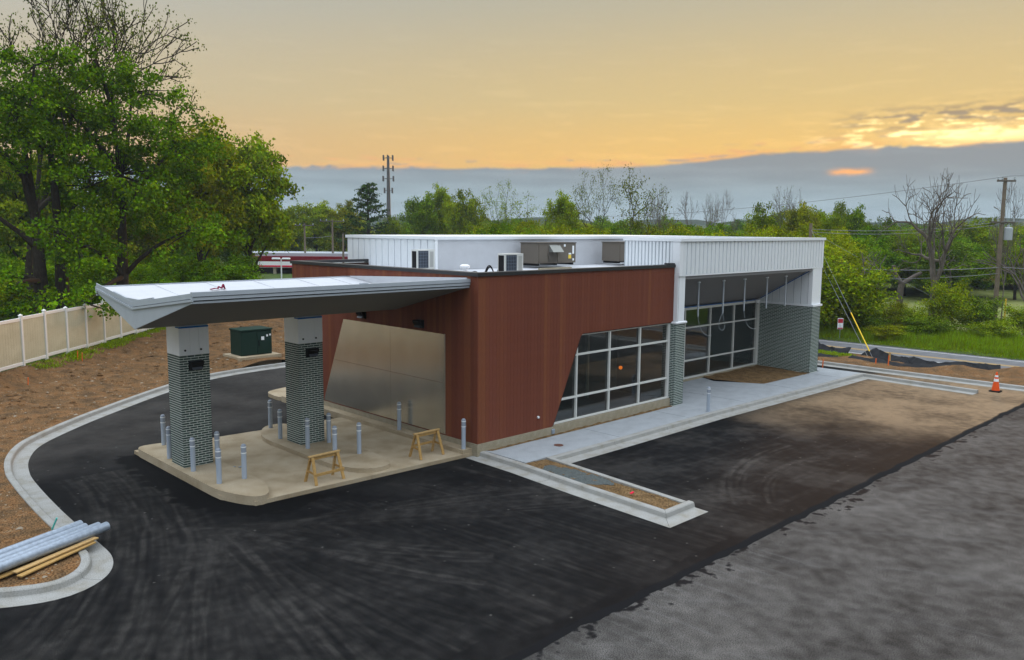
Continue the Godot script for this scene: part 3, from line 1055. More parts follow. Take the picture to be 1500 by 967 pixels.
	for k in 4:
		boxed("kerb_stone", -0.42, 0.0, -0.25, 0.085, 0.2 + k * 2.8, 2.99 + k * 2.8, M.pad, run)
	s = Shape.new()
	s.extrude(round_corners([[-0.45, 11.42], [-0.3, 13.0], [0.9, 13.4], [6.0, 13.4], [6.0, 11.42]], 0.5), P(0, -0.2, 0), Vector3.RIGHT, Vector3.FORWARD, Vector3.UP * 0.2)
	setting("rear_walk", s, M.pad)


func planter_height(p: Vector2) -> float:
	return -0.035 + 0.06 * lumps.get_noise_2d(p.x * 9.0, p.y * 9.0) + 0.03 * lumps.get_noise_2d(p.x * 40.0, p.y * 40.0)


# ---------------------------------------------------------------- the building

# one upright board: outline given by its two bottom heights
func board(called: String, a0: float, a1: float, y0: float, y1: float, top: float, front: bool, at: float, thick: float, m: Material, parent: Node) -> void:
	var s := Shape.new()
	var o := PackedVector2Array([Vector2(a0, y0), Vector2(a1, y1), Vector2(a1, top), Vector2(a0, top)])
	if front:
		s.extrude(o, P(0, 0, at), Vector3.RIGHT, Vector3.UP, Vector3(0, 0, thick))
	else:
		s.extrude(o, P(at, 0, 0), Vector3.FORWARD, Vector3.UP, Vector3(-thick, 0, 0))
	part(called, s, m, parent)


# ribbed sheet metal: separate pans with a narrow deep gap between each
func ribbed(parent: Node, u0: float, u1: float, y0: float, y1: float, at: float, front: bool, pitch: float, m: Material) -> void:
	var n := roundi(absf(u1 - u0) / pitch)
	for i in n:
		var p := lerpf(u0, u1, float(i) / n)
		var q := lerpf(u0, u1, float(i + 1) / n)
		var g := 0.040
		var prof := PackedVector2Array([Vector2(p, 0.001), Vector2(p + 0.006, 0.040), Vector2(q - g - 0.012, 0.040), Vector2(q - g, 0.001)])
		var s := Shape.new()
		if front:
			s.extrude(prof, P(0, y0, at), Vector3.RIGHT, Vector3.BACK, Vector3.UP * (y1 - y0))
		else:
			s.extrude(prof, P(at, y0, 0), Vector3.FORWARD, Vector3.LEFT, Vector3.UP * (y1 - y0))
		part("metal_panel", s, m, parent)


func sub(called: String, parent: Node) -> Node3D:
	var o := Node3D.new()
	o.name = called
	parent.add_child(o, true)
	return o


# merged bricks of one flat face: u runs along the face, out is where it looks
func brick_face(s: Shape, o: Vector3, u: Vector3, out: Vector3, length: float, courses: int, course: float, module: float, odd: int) -> void:
	for k in courses:
		var x := 0.0 if (k + odd) % 2 == 0 else -module * 0.5
		while x < length - 0.02:
			var p := maxf(x, 0.0) + (0.0075 if x > 0.0 else 0.0)
			var q := minf(x + module, length) - (0.0075 if x + module < length else 0.0)
			var sz := Vector3(q - p, course - 0.018, 0.03)
			var g := rng.randf_range(0.75, 1.3)
			s.tint = Color(0.068 * g, 0.100 * g, 0.090 * g)
			s.obox(Transform3D(Basis(u, Vector3.UP, out), o + u * (p + q) * 0.5 + Vector3.UP * (k + 0.5) * course + out * -0.0125), sz)
			x += module


func building() -> void:
	var B := thing("office_building", "low office building with reddish timber cladding, white ribbed metal parapet and dark windows", "building")
	var top := 5.43
	var wb := 0.152
	# --- timber front wall, cut on the slant beside the window
	var fw := sub("timber_front_wall", B)
	var cut := func(a: float) -> float:
		if a <= 3.40: return 0.25
		if a >= 4.78: return 3.30
		return lerpf(0.25, 3.30, (a - 3.40) / 1.38)
	var n := roundi(10.25 / wb)
	for i in n:
		var a0 := i * 10.25 / n
		var a1 := (i + 1) * 10.25 / n - 0.004
		var y0: float = cut.call(a0)
		var y1: float = cut.call(a1)
		var m: Material = M.wood[rng.randi() % 6] if rng.randf() < 0.55 else M.wood[4 if i < 6 else 2]
		if y0 < 3.29 and y1 > 3.31:
			y1 = 3.3
		board("board", a0, a1, y0, y1, top, true, 0.0, 0.024, m, fw)
	# --- timber side wall along the lane
	var sw := sub("timber_side_wall", B)
	n = roundi(11.0 / wb)
	for i in n:
		var b0 := i * 11.0 / n
		var b1 := (i + 1) * 11.0 / n - 0.004
		board("board", b0, b1, 0.25, 0.25, top, false, 0.0, 0.024, M.wood[rng.randi() % 6], sw)
	boxed("corner_trim", -0.034, 0.01, 0.25, top, -0.034, 0.012, M.wood[1], B)
	# --- solid walls behind the boards
	var s := Shape.new()
	s.extrude(PackedVector2Array([Vector2(0.0, -0.3), Vector2(10.25, -0.3), Vector2(10.25, 0.30), Vector2(3.46, 0.30), Vector2(4.84, 3.27), Vector2(10.25, 3.27), Vector2(10.25, 5.40), Vector2(0.0, 5.40)]), P(0, 0, 0.002), Vector3.RIGHT, Vector3.UP, Vector3(0, 0, -0.24))
	part("front_wall", s, M.wall_core, B)
	boxed("side_wall", 0.002, 0.24, -0.3, 5.40, 0.244, 11.0, M.wall_core, B)
	boxed("rear_wall", 0.242, 22.3, -0.3, 5.40, 10.8, 11.04, M.wall_core, B)
	# --- concrete foot
	boxed("foundation", -0.055, 3.42, -0.25, 0.245, -0.055, 0.0015, M.foundation, B)
	boxed("foundation", 3.42, 10.15, -0.25, 0.29, -0.045, 0.0015, M.foundation, B)
	boxed("foundation", -0.055, -0.0015, -0.25, 0.245, 0.0, 11.0, M.foundation, B)
	s = Shape.new()
	s.cbox(Transform3D(Basis(), P(3.36, 0.10, -0.075)), Vector3(0.13, 0.16, 0.05), 0.008)
	part("outlet_box", s, M.galv, B)
	# --- black coping
	boxed("coping", -0.07, 10.24, 5.435, 5.545, -0.07, 0.30, M.coping, B)
	boxed("coping", -0.07, 0.30, 5.435, 5.545, 0.302, 11.07, M.coping, B)
	boxed("coping", 0.302, 3.47, 5.435, 5.545, 10.80, 11.07, M.coping, B)
	boxed("coping_end", 9.86, 10.24, 5.547, 5.60, -0.03, 0.22, M.coping, B)
	# --- roof deck
	boxed("roof", 0.24, 22.2, 5.05, 5.25, 0.24, 10.8, M.membrane, B)
	boxed("parapet_lining", 0.245, 10.24, 5.252, 5.43, 0.245, 0.29, M.membrane, B)
	boxed("parapet_lining", 0.245, 0.29, 5.252, 5.43, 0.292, 10.8, M.membrane, B)
	# --- tall parapet: front fascia, its return and the block at the back
	var H := 6.55
	var fp := sub("white_fascia", B)
	boxed("backing", 10.26, 22.36, 5.10, H - 0.11, -0.20, 0.02, M.groove, fp)
	ribbed(fp, 10.45, 22.22, 5.14, H - 0.13, -0.20, true, 0.29, M.white_metal)
	boxed("corner_trim", 10.215, 10.44, 5.09, H - 0.12, -0.245, -0.202, M.white_trim, fp)
	boxed("corner_trim", 22.23, 22.40, 5.09, H - 0.12, -0.245, -0.202, M.white_trim, fp)
	boxed("bottom_trim", 10.442, 22.228, 5.085, 5.135, -0.245, -0.202, M.white_trim, fp)
	boxed("cap", 10.19, 22.47, H - 0.12, H, -0.30, 0.06, M.white_trim, fp)
	var rp := sub("white_return_wall", B)
	boxed("backing", 10.26, 10.44, 3.4, H - 0.11, 0.022, 2.48, M.groove, rp)
	ribbed(rp, 0.10, 2.44, 5.25, H - 0.13, 10.26, false, 0.165, M.white_metal)
	boxed("corner_trim", 10.215, 10.258, 3.35, H - 0.12, -0.198, 0.09, M.white_trim, rp)
	boxed("cap", 10.19, 10.48, H - 0.12, H - 0.002, 0.062, 2.5, M.white_trim, rp)
	var bb := sub("white_rear_block", B)
	boxed("backing", 3.56, 22.36, 5.252, H - 0.11, 6.37, 12.44, M.membrane, bb)
	boxed("rib_backing", 3.52, 3.558, 5.252, H - 0.11, 6.372, 12.44, M.groove, bb)
	ribbed(bb, 6.40, 12.44, 5.25, H - 0.13, 3.52, false, 0.42, M.white_metal)
	boxed("corner_trim", 3.475, 3.60, 5.25, H - 0.12, 6.33, 6.37, M.white_trim, bb)
	boxed("cap", 3.44, 22.42, H - 0.12, H, 6.30, 12.5, M.white_trim, bb)
	boxed("membrane_lap", 3.62, 22.2, 5.26, 5.86, 6.362, 6.369, M.membrane, bb)
	boxed("side_parapet", 22.2, 22.36, 5.1, H - 0.004, 0.062, 6.368, M.white_metal, B)
	boxed("rear_extension", 3.52, 22.36, -0.3, 5.25, 11.042, 12.44, M.white_metal, B)
	# --- post on the brick pier
	boxed("corner_post", 10.30, 10.70, 3.32, 5.083, -0.20, 0.20, M.white_trim, B)
	s = Shape.new()
	s.cbox(Transform3D(Basis(), P(10.50, 3.275, 0.13)), Vector3(0.76, 0.10, 0.76), 0.03)
	part("pier_cap", s, M.white_trim, B)
	brick_pier(B, 10.19, -0.18, 0.62, 3.22)
	# --- brick end wall with white triangle above
	end_wall(B)
	# --- alcove: sloping soffit, ends and floor line
	s = Shape.new()
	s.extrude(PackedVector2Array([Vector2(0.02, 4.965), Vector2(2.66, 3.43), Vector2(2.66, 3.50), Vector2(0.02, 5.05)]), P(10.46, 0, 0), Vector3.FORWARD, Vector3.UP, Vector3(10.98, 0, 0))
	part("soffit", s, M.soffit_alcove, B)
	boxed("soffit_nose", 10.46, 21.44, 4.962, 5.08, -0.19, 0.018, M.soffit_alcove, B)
	boxed("tape_line", 10.72, 21.3, 3.39, 3.428, 2.50, 2.505, M.tape, B)
	s = Shape.new()
	s.extrude(PackedVector2Array([Vector2(-0.15, 5.03), Vector2(2.48, 3.505), Vector2(2.48, 3.46), Vector2(-0.15, 4.985)]), P(21.405, 0, 0), Vector3.FORWARD, Vector3.UP, Vector3(0.012, 0, 0))
	part("tape_line", s, M.tape, B)
	boxed("alcove_return", 10.28, 10.46, -0.3, 3.45, 0.46, 2.76, M.wall_core, B)
	# --- windows
	front_window(B)
	alcove_window(B)
	# --- rooms behind the glass
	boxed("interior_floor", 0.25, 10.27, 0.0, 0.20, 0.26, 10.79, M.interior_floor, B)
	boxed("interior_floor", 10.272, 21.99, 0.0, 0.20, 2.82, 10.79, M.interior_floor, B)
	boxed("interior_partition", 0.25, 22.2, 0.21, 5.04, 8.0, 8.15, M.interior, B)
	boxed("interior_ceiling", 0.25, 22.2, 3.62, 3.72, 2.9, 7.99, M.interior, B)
	boxed("right_wall", 22.0, 22.2, -0.3, 5.04, 2.9, 10.79, M.white_metal, B)
	for c in [[8.0, 2.4], [15.6, 4.2]]:
		boxed("inside_post", c[0], c[0] + 0.09, 0.21, 3.6, c[1], c[1] + 0.09, mat(lin(0.35, 0.50, 0.42), 0.5), B)
	# --- metal sheet on the side wall
	var pn := sub("metal_sheet", B)
	var rects := [[PackedVector2Array([Vector2(1.54, 1.955), Vector2(4.446, 1.955), Vector2(4.446, 3.53), Vector2(1.54, 3.53)])],
		[PackedVector2Array([Vector2(4.454, 1.955), Vector2(8.05, 1.955), Vector2(7.34, 3.53), Vector2(4.454, 3.53)])],
		[PackedVector2Array([Vector2(1.54, 0.29), Vector2(4.446, 0.29), Vector2(4.446, 1.947), Vector2(1.54, 1.947)])],
		[PackedVector2Array([Vector2(4.454, 0.29), Vector2(8.78, 0.29), Vector2(8.053, 1.947), Vector2(4.454, 1.947)])]]
	for r in rects:
		s = Shape.new()
		s.extrude(r[0], P(-0.026, 0, 0), Vector3.FORWARD, Vector3.UP, Vector3(-0.012, 0, 0))
		part("sheet", s, M.steel, pn)
	boxed("edge_trim", -0.044, -0.026, 0.29, 3.54, 1.505, 1.537, M.steel_edge, pn)


func brick_pier(B: Node, a: float, b: float, w: float, h: float) -> void:
	var pier := sub("brick_pier", B)
	boxed("mortar", a + 0.002, a + w - 0.002, -0.25, h, b + 0.002, b + w - 0.002, M.mortar, pier)
	var s := Shape.new()
	s.with_color = true
	var n := 47
	var c := h / n
	for f in [[P(a, 0, b), Vector3.RIGHT, Vector3.BACK, 0], [P(a + w, 0, b + w), Vector3.LEFT, Vector3.FORWARD, 0], [P(a, 0, b + w), Vector3.BACK, Vector3.LEFT, 1], [P(a + w, 0, b), Vector3.FORWARD, Vector3.RIGHT, 1]]:
		brick_face(s, f[0], f[1], f[2], w, n, c, w / 3.0, f[3])
	var o := part("brickwork", s, M.brick_tinted, pier)
	o.set_meta("kind", "stuff")


func end_wall(B: Node) -> void:
	var ew := sub("brick_end_wall", B)
	var a := 21.45
	var h := 3.24
	boxed("mortar", a + 0.002, 22.28, -0.25, h, -0.278, 2.9, M.mortar, ew)
	var s := Shape.new()
	s.with_color = true
	brick_face(s, P(a, 0, 2.9), Vector3.BACK, Vector3.LEFT, 3.18, 47, h / 47, 0.212, 0)
	brick_face(s, P(a, 0, -0.28), Vector3.RIGHT, Vector3.BACK, 0.84, 47, h / 47, 0.21, 1)
	brick_face(s, P(a + 0.84, 0, -0.28), Vector3.FORWARD, Vector3.RIGHT, 3.18, 47, h / 47, 0.212, 0)
	var o := part("brickwork", s, M.brick_tinted, ew)
	o.set_meta("kind", "stuff")
	boxed("ledge", a - 0.05, 22.36, h, h + 0.09, -0.34, 2.62, M.white_trim, ew)
	# white panels that fill the triangle below the soffit
	var n := 7
	for i in n:
		var b0 := lerpf(-0.02, 2.62, float(i) / n) + 0.02
		var b1 := lerpf(-0.02, 2.62, float(i + 1) / n) - 0.02
		var t0 := lerpf(4.98, 3.45, (b0 + 0.02) / 2.64)
		var t1 := lerpf(4.98, 3.45, (b1 + 0.02) / 2.64)
		s = Shape.new()
		s.extrude(PackedVector2Array([Vector2(b0, h + 0.09), Vector2(b1, h + 0.09), Vector2(b1, t1), Vector2(b0, t0)]), P(a + 0.03, 0, 0), Vector3.FORWARD, Vector3.UP, Vector3(-0.03, 0, 0))
		part("metal_panel", s, M.white_metal, ew)
	boxed("panel_backing", a + 0.032, 22.22, h + 0.09, 5.08, -0.10, 2.62, M.groove, ew)
	boxed("corner_trim", a - 0.02, 22.36, h + 0.092, 5.082, -0.23, -0.03, M.white_trim, ew)


func pane_set(W: Node, u: Array, v: Array, b: float, skew: bool) -> void:
	# panes and bars; u are the upright bars' places, v the heights of the level ones
	for i in u.size() - 1:
		for j in v.size() - 1:
			var o := PackedVector2Array([Vector2(u[i], v[j]), Vector2(u[i + 1], v[j]), Vector2(u[i + 1], v[j + 1]), Vector2(u[i], v[j + 1])])
			if skew and i == 0:
				o = PackedVector2Array([Vector2(3.42 + (v[j] - 0.30) * 0.4525, v[j]), Vector2(u[1], v[j]), Vector2(u[1], v[j + 1]), Vector2(minf(3.42 + (v[j + 1] - 0.30) * 0.4525, u[1] - 0.01), v[j + 1])])
			var s := Shape.new()
			s.extrude(o, P(0, 0, b + 0.03), Vector3.RIGHT, Vector3.UP, Vector3(0, 0, 0.012))
			part("pane", s, M.glass, W)


func front_window(B: Node) -> void:
	var W := sub("front_window", B)
	var u := [3.42, 4.65, 6.44, 8.23, 10.02]
	var v := [0.33, 1.10, 2.57, 3.27]
	pane_set(W, u, v, 0.10, true)
	for x in [4.65, 6.44, 8.23]:
		boxed("mullion", x - 0.032, x + 0.032, 0.30, 3.27 if x > 4.8 else 3.0, 0.035, 0.115, M.mullion, W)
	boxed("mullion", 10.0, 10.14, 0.30, 3.27, 0.03, 0.115, M.mullion, W)
	for y in [1.10, 2.57]:
		boxed("transom", 3.45 + (y - 0.30) * 0.4525, 10.0, y - 0.03, y + 0.03, 0.038, 0.118, M.mullion, W)
	boxed("sill", 3.44, 10.14, 0.295, 0.345, 0.005, 0.115, M.mullion, W)
	boxed("head", 4.80, 10.14, 3.235, 3.285, 0.03, 0.112, M.mullion, W)
	# white edge strip on the slant
	var s := Shape.new()
	s.extrude(PackedVector2Array([Vector2(3.40, 0.25), Vector2(3.43, 0.25), Vector2(4.81, 3.30), Vector2(4.78, 3.30)]), P(0, 0, 0.03), Vector3.RIGHT, Vector3.UP, Vector3(0, 0, 0.02))
	part("slanted_edge", s, M.wall_core, W)


func alcove_window(B: Node) -> void:
	var W := sub("alcove_window", B)
	var u := [10.7, 12.8, 14.9, 17.0, 19.1, 21.22]
	var v := [0.14, 0.93, 2.45, 3.27]
	boxed("sill_wall", 10.46, 21.44, -0.25, 0.10, 2.52, 2.80, M.foundation, W)
	pane_set(W, u, v, 2.60, false)
	for x in [12.8, 14.9, 17.0, 19.1]:
		boxed("mullion", x - 0.035, x + 0.035, 0.14, 3.27, 2.535, 2.62, M.mullion, W)
	boxed("jamb", 21.22, 21.445, 0.10, 3.385, 2.50, 2.62, M.mullion, W)
	boxed("jamb", 10.462, 10.72, 0.10, 3.385, 2.50, 2.62, M.mullion, W)
	for y in [0.93, 2.45]:
		boxed("transom", 10.72, 21.22, y - 0.03, y + 0.03, 2.54, 2.622, M.mullion, W)
	boxed("sill", 10.72, 21.22, 0.102, 0.16, 2.51, 2.62, M.mullion, W)
	boxed("head", 10.72, 21.22, 3.27, 3.385, 2.505, 2.62, M.mullion, W)


# ---------------------------------------------------------------- canopy, columns

func canopy_and_columns() -> void:
	var C := thing("drive_through_canopy", "white butterfly-roofed canopy reaching from the timber wall over two brick columns", "canopy")
	var a0 := -8.6
	var a1 := -0.03
	# cross section as (b, y): soffit and roof both fold down to the valley at b = 4.12
	var sof := [Vector2(0.40, 5.08), Vector2(4.12, 4.13), Vector2(6.85, 4.93)]
	var up := [Vector2(0.40, 5.30), Vector2(4.12, 4.80), Vector2(6.85, 5.10)]
	for i in 2:
		var s := Shape.new()
		s.extrude(PackedVector2Array([sof[i], sof[i + 1], sof[i + 1] + Vector2(0, 0.05), sof[i] + Vector2(0, 0.05)]), P(a0 + 0.03, 0, 0), Vector3.FORWARD, Vector3.UP, Vector3(a1 - a0 - 0.03, 0, 0))
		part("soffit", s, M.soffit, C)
		s = Shape.new()
		s.extrude(PackedVector2Array([up[i] + Vector2(0, -0.06), up[i + 1] + Vector2(0, -0.06), up[i + 1], up[i]]), P(a0 + 0.03, 0, 0), Vector3.FORWARD, Vector3.UP, Vector3(a1 - a0 - 0.03, 0, 0))
		part("roof", s, M.membrane, C)
	# welded laps of the roof membrane
	for x in [-7.0, -5.4, -3.8, -2.2, -0.9]:
		var lap := Shape.new()
		lap.extrude(PackedVector2Array([up[1] + Vector2(0.05, 0.001), up[2] + Vector2(-0.05, 0.001), up[2] + Vector2(-0.05, 0.009), up[1] + Vector2(0.05, 0.009)]), P(x, 0, 0), Vector3.FORWARD, Vector3.UP, Vector3(0.12, 0, 0))
		part("membrane_lap", lap, M.membrane, C)
	# end faces, one each side of the fold
	for i in 2:
		var s := Shape.new()
		s.extrude(PackedVector2Array([sof[i], sof[i + 1], Vector2(sof[i + 1].x, 4.70 if i == 0 else 5.06), Vector2(sof[i].x, 5.17 if i == 0 else 4.70)]), P(a0, 0, 0), Vector3.FORWARD, Vector3.UP, Vector3(0.026, 0, 0))
		part("end_panel", s, M.canopy_metal, C)
		for j in [[0.0, 0.06, 0.045], [0.075, 0.20, 0.02]]:
			s = Shape.new()
			var l := Vector2(sof[i].x - (0.09 if i == 0 else -0.001), 5.13 if i == 0 else 4.66)
			var r := Vector2(sof[i + 1].x + (0.05 if i == 1 else -0.001), 4.66 if i == 0 else 5.02)
			s.extrude(PackedVector2Array([l + Vector2(0, j[0]), r + Vector2(0, j[0]), r + Vector2(0, j[1]), l + Vector2(0, j[1])]), P(a0, 0, 0), Vector3.FORWARD, Vector3.UP, Vector3(-j[2], 0, 0))
			part("end_trim", s, M.canopy_metal, C)
	# raised plate over the valley end
	var pl := Shape.new()
	pl.extrude(PackedVector2Array([Vector2(2.75, 4.93), Vector2(4.12, 4.75), Vector2(5.55, 4.95), Vector2(5.55, 5.06), Vector2(4.62, 4.95), Vector2(3.70, 4.95), Vector2(2.75, 5.07)]), P(a0 - 0.012, 0, 0), Vector3.FORWARD, Vector3.UP, Vector3(0.05, 0, 0))
	part("valley_plate", pl, M.canopy_metal, C)
	# rivets beside the fold
	var rv := Shape.new()
	rv.lathe(PackedVector2Array([Vector2(0.016, 0), Vector2(0.013, 0.008), Vector2(0, 0.011)]), Vector3.ZERO, 8)
	var rm := rv.mesh(M.canopy_metal)
	for i in 7:
		for d in [-0.16, 0.14]:
			inst("rivet", rm, null, Transform3D(Basis(Vector3(0, 0, 1), PI / 2), P(a0, 4.22 + i * 0.062, 4.12 + d)), C)
	# long edge trims, three steps each
	for e in [[0.0, 1.0], [1.0, 6.87]]:
		var near: bool = e[0] == 0.0
		for k in [[5.245, 5.35, 0.075], [5.155, 5.228, 0.055], [5.075, 5.130, 0.02]]:
			var y0: float = k[0] - (0.0 if near else 0.22)
			var y1: float = k[1] - (0.0 if near else 0.22)
			if near:
				boxed("edge_trim", a0 - 0.03, a1 + 0.0, y0, y1, 0.37 - k[2], 0.398, M.canopy_metal, C)
				if k[2] > 0.05:
					boxed("trim_gap", a0 - 0.02, a1, y0 - 0.03, y0 - 0.001, 0.35, 0.397, M.black, C)
			else:
				boxed("edge_trim", a0 - 0.03, a1, y0, y1, 6.86, 6.89 + k[2], M.canopy_metal, C)
	# white flashing where the roof meets the wall
	var fl := Shape.new()
	fl.extrude(PackedVector2Array([Vector2(0.45, 5.31), Vector2(4.12, 4.81), Vector2(6.84, 5.11), Vector2(6.84, 5.14), Vector2(0.45, 5.38)]), P(-0.032, 0, 0), Vector3.FORWARD, Vector3.UP, Vector3(-0.03, 0, 0))
	part("wall_flashing", fl, M.membrane, C)
	boxed("roof_clip", -3.98, -3.72, 5.351, 5.375, 0.33, 0.39, M.canopy_metal, C)

	column(-7.44, 4.09, "brick column with white capital beside the outer lane edge, farther from the timber wall")
	column(-3.76, 4.08, "brick column with white capital closer to the metal sheet on the timber wall")
	# scrap of red material left on the canopy roof
	var r := Shape.new()
	var pts := [Vector3(-5.82, 4.99, -5.55), Vector3(-5.70, 5.02, -5.5), Vector3(-5.60, 5.00, -5.55), Vector3(-5.54, 5.06, -5.6), Vector3(-5.49, 5.01, -5.52), Vector3(-5.40, 5.12, -5.6), Vector3(-5.38, 4.99, -5.55)]
	for i in pts.size() - 1:
		var d: Vector3 = pts[i + 1] - pts[i]
		r.obox(Transform3D(Basis(d.normalized(), Vector3(0, 0, 1).cross(d.normalized()).normalized(), Vector3(0, 0, 1)), (pts[i] + pts[i + 1]) * 0.5), Vector3(d.length() + 0.015, 0.02, 0.09))
	single("red_cloth", r, mat(lin(0.20, 0.010, 0.04), 0.8), "crumpled dark red cloth scrap lying on the canopy roof", "cloth")


func column(a: float, b: float, label: String) -> void:
	var w := 0.852
	var y := 0.09
	var h := 3.20
	var C := thing("brick_column", label, "column", P(a, y, b), 0.0, "columns under the canopy")
	boxed("mortar", 0.0055, w - 0.0055, 0.0, h, 0.0055, w - 0.0055, M.mortar, C)
	var n := 47
	var c := h / n
	var mod := w / 4.0
	var full := Shape.new()
	full.obox(Transform3D(), Vector3(mod - 0.0155, c - 0.018, 0.1))
	var fm := full.mesh(M.brick[0])
	var ends := Shape.new()
	ends.obox(Transform3D(), Vector3(mod * 0.5 - 0.0077, c - 0.018, 0.1))
	var em := ends.mesh(M.brick[0])
	var rest := Shape.new()
	rest.with_color = true
	var made := 0
	for k in range(n - 1, -1, -1):
		for face in 4:
			var along := [Vector3.RIGHT, Vector3.BACK, Vector3.LEFT, Vector3.FORWARD]
			var outs := [Vector3.BACK, Vector3.LEFT, Vector3.FORWARD, Vector3.RIGHT]
			var o := [P(0, 0, 0), P(0, 0, w), P(w, 0, w), P(w, 0, 0)]
			var stretcher := (k + face) % 2 == 0
			# courses alternate between four whole bricks and three between two ends
			var list := []
			if stretcher:
				for q in 4:
					list.append([(q + 0.5) * mod, true])
			else:
				for q in 3:
					list.append([(q + 1.0) * mod, true])
			for e in list:
				var f := Transform3D(Basis(along[face], Vector3.UP, outs[face]), o[face] + along[face] * float(e[0]) + Vector3.UP * (k + 0.5) * c + outs[face] * -0.05)
				if face < 2 and made < 300:
					inst("brick", fm, M.brick[rng.randi() % 4], f, C)
					made += 1
				else:
					var g := rng.randf_range(0.8, 1.25)
					rest.tint = Color(0.062 * g, 0.091 * g, 0.081 * g)
					rest.obox(f, Vector3(mod - 0.0155, c - 0.018, 0.1))
			if not stretcher:
				for q in [0.25 * mod, w - 0.25 * mod]:
					var f2 := Transform3D(Basis(along[face], Vector3.UP, outs[face]), o[face] + along[face] * float(q) + Vector3.UP * (k + 0.5) * c + outs[face] * -0.0525)
					var g2 := rng.randf_range(0.8, 1.25)
					rest.tint = Color(0.062 * g2, 0.091 * g2, 0.081 * g2)
					rest.obox(f2, Vector3(mod * 0.5 - 0.0077, c - 0.018, 0.1))
	var ro := part("brickwork", rest, M.brick_tinted, C)
	ro.set_meta("kind", "stuff")
	# white capital of upright panels
	var cap := sub("capital", C)
	boxed("core", 0.02, w - 0.02, h, 4.16 - y, 0.02, w - 0.02, M.groove, cap)
	for q in [[0.0, 0.36], [0.366, 0.66], [0.666, 1.0]]:
		boxed("panel", w * q[0], w * q[1], h + 0.002, 4.10 - y, 0.0, 0.019, M.white_trim, cap)
		boxed("panel", w * q[0], w * q[1], h + 0.002, 4.10 - y, w - 0.019, w, M.white_trim, cap)
		boxed("panel", 0.0, 0.019, h + 0.002, 4.10 - y, maxf(0.0195, w * q[0]), minf(w - 0.0195, w * q[1]), M.white_trim, cap)
		boxed("panel", w - 0.019, w, h + 0.002, 4.10 - y, maxf(0.0195, w * q[0]), minf(w - 0.0195, w * q[1]), M.white_trim, cap)
	boxed("tape_line", 0.0, w, 4.055 - y, 4.10 - y, -0.004, -0.001, M.tape, cap)
	boxed("tape_line", -0.004, -0.001, 4.065 - y, 4.10 - y, 0.0, 0.22, M.tape, cap)
	for q in [0.19, 0.72]:
		var s := Shape.new()
		s.cyl(P(w * q, 3.43 - y, 0.0), P(w * q, 3.43 - y, -0.02), 0.028, 0.028, 12)
		part("bolt", s, M.black, C)
	wall_lamp(P(a + w * 0.5, 3.0, b), Vector3.BACK, "dark wedge lamp fixed high on the %s brick column" % ("outer" if a < -5.0 else "inner"))


func wall_lamp(at: Vector3, out: Vector3, label: String) -> void:
	var right := Vector3.UP.cross(out)
	var L := thing("wall_lamp", label, "lamp", at, 0.0, "wedge lamps")
	L.basis = Basis(right, Vector3.UP, out)
	var s := Shape.new()
	s.extrude(PackedVector2Array([Vector2(0.0, -0.14), Vector2(0.05, -0.14), Vector2(0.19, 0.02), Vector2(0.21, 0.10), Vector2(0.16, 0.13), Vector2(0.0, 0.13)]), Vector3(-0.18, 0, 0), Vector3(0, 0, 1), Vector3.UP, Vector3(0.36, 0, 0))
	part("housing", s, M.black, L)
	s = Shape.new()
	s.obox(Transform3D(Basis(Vector3(1, 0, 0), -0.72), Vector3(0.0, -0.055, 0.135)), Vector3(0.29, 0.15, 0.012))
	part("lens", s, mat(lin(0.10, 0.11, 0.13), 0.25), L)


# ---------------------------------------------------------------- machines on the roof

func condenser(at: Vector3, label: String) -> void:
	var C := thing("condenser_unit", label, "air conditioner", at, 0.0, "condenser units on the low roof")
	var body := mat(lin(0.62, 0.63, 0.60), 0.5)
	boxed("casing", -0.42, 0.42, 0.08, 0.82, -0.16, 0.18, body, C)
	boxed("foot", -0.38, -0.30, 0.0, 0.08, -0.16, 0.18, M.black, C)
	boxed("foot", 0.30, 0.38, 0.0, 0.08, -0.16, 0.18, M.black, C)
	boxed("fan_recess", -0.425, -0.421, 0.14, 0.76, -0.12, 0.14, M.black, C)
	boxed("coil", -0.36, 0.12, 0.13, 0.77, -0.165, -0.161, mat(lin(0.05, 0.06, 0.075), 0.5), C)
	for i in 7:
		boxed("grille_bar", -0.35 + i * 0.075, -0.343 + i * 0.075, 0.13, 0.77, -0.176, -0.168, mat(lin(0.20, 0.24, 0.30), 0.5), C)
	for i in 6:
		boxed("grille_bar", -0.36, 0.12, 0.16 + i * 0.11, 0.167 + i * 0.11, -0.182, -0.177, mat(lin(0.20, 0.24, 0.30), 0.5), C)
	boxed("side_louvre", 0.20, 0.36, 0.16, 0.74, -0.166, -0.161, mat(lin(0.40, 0.41, 0.39), 0.6), C)


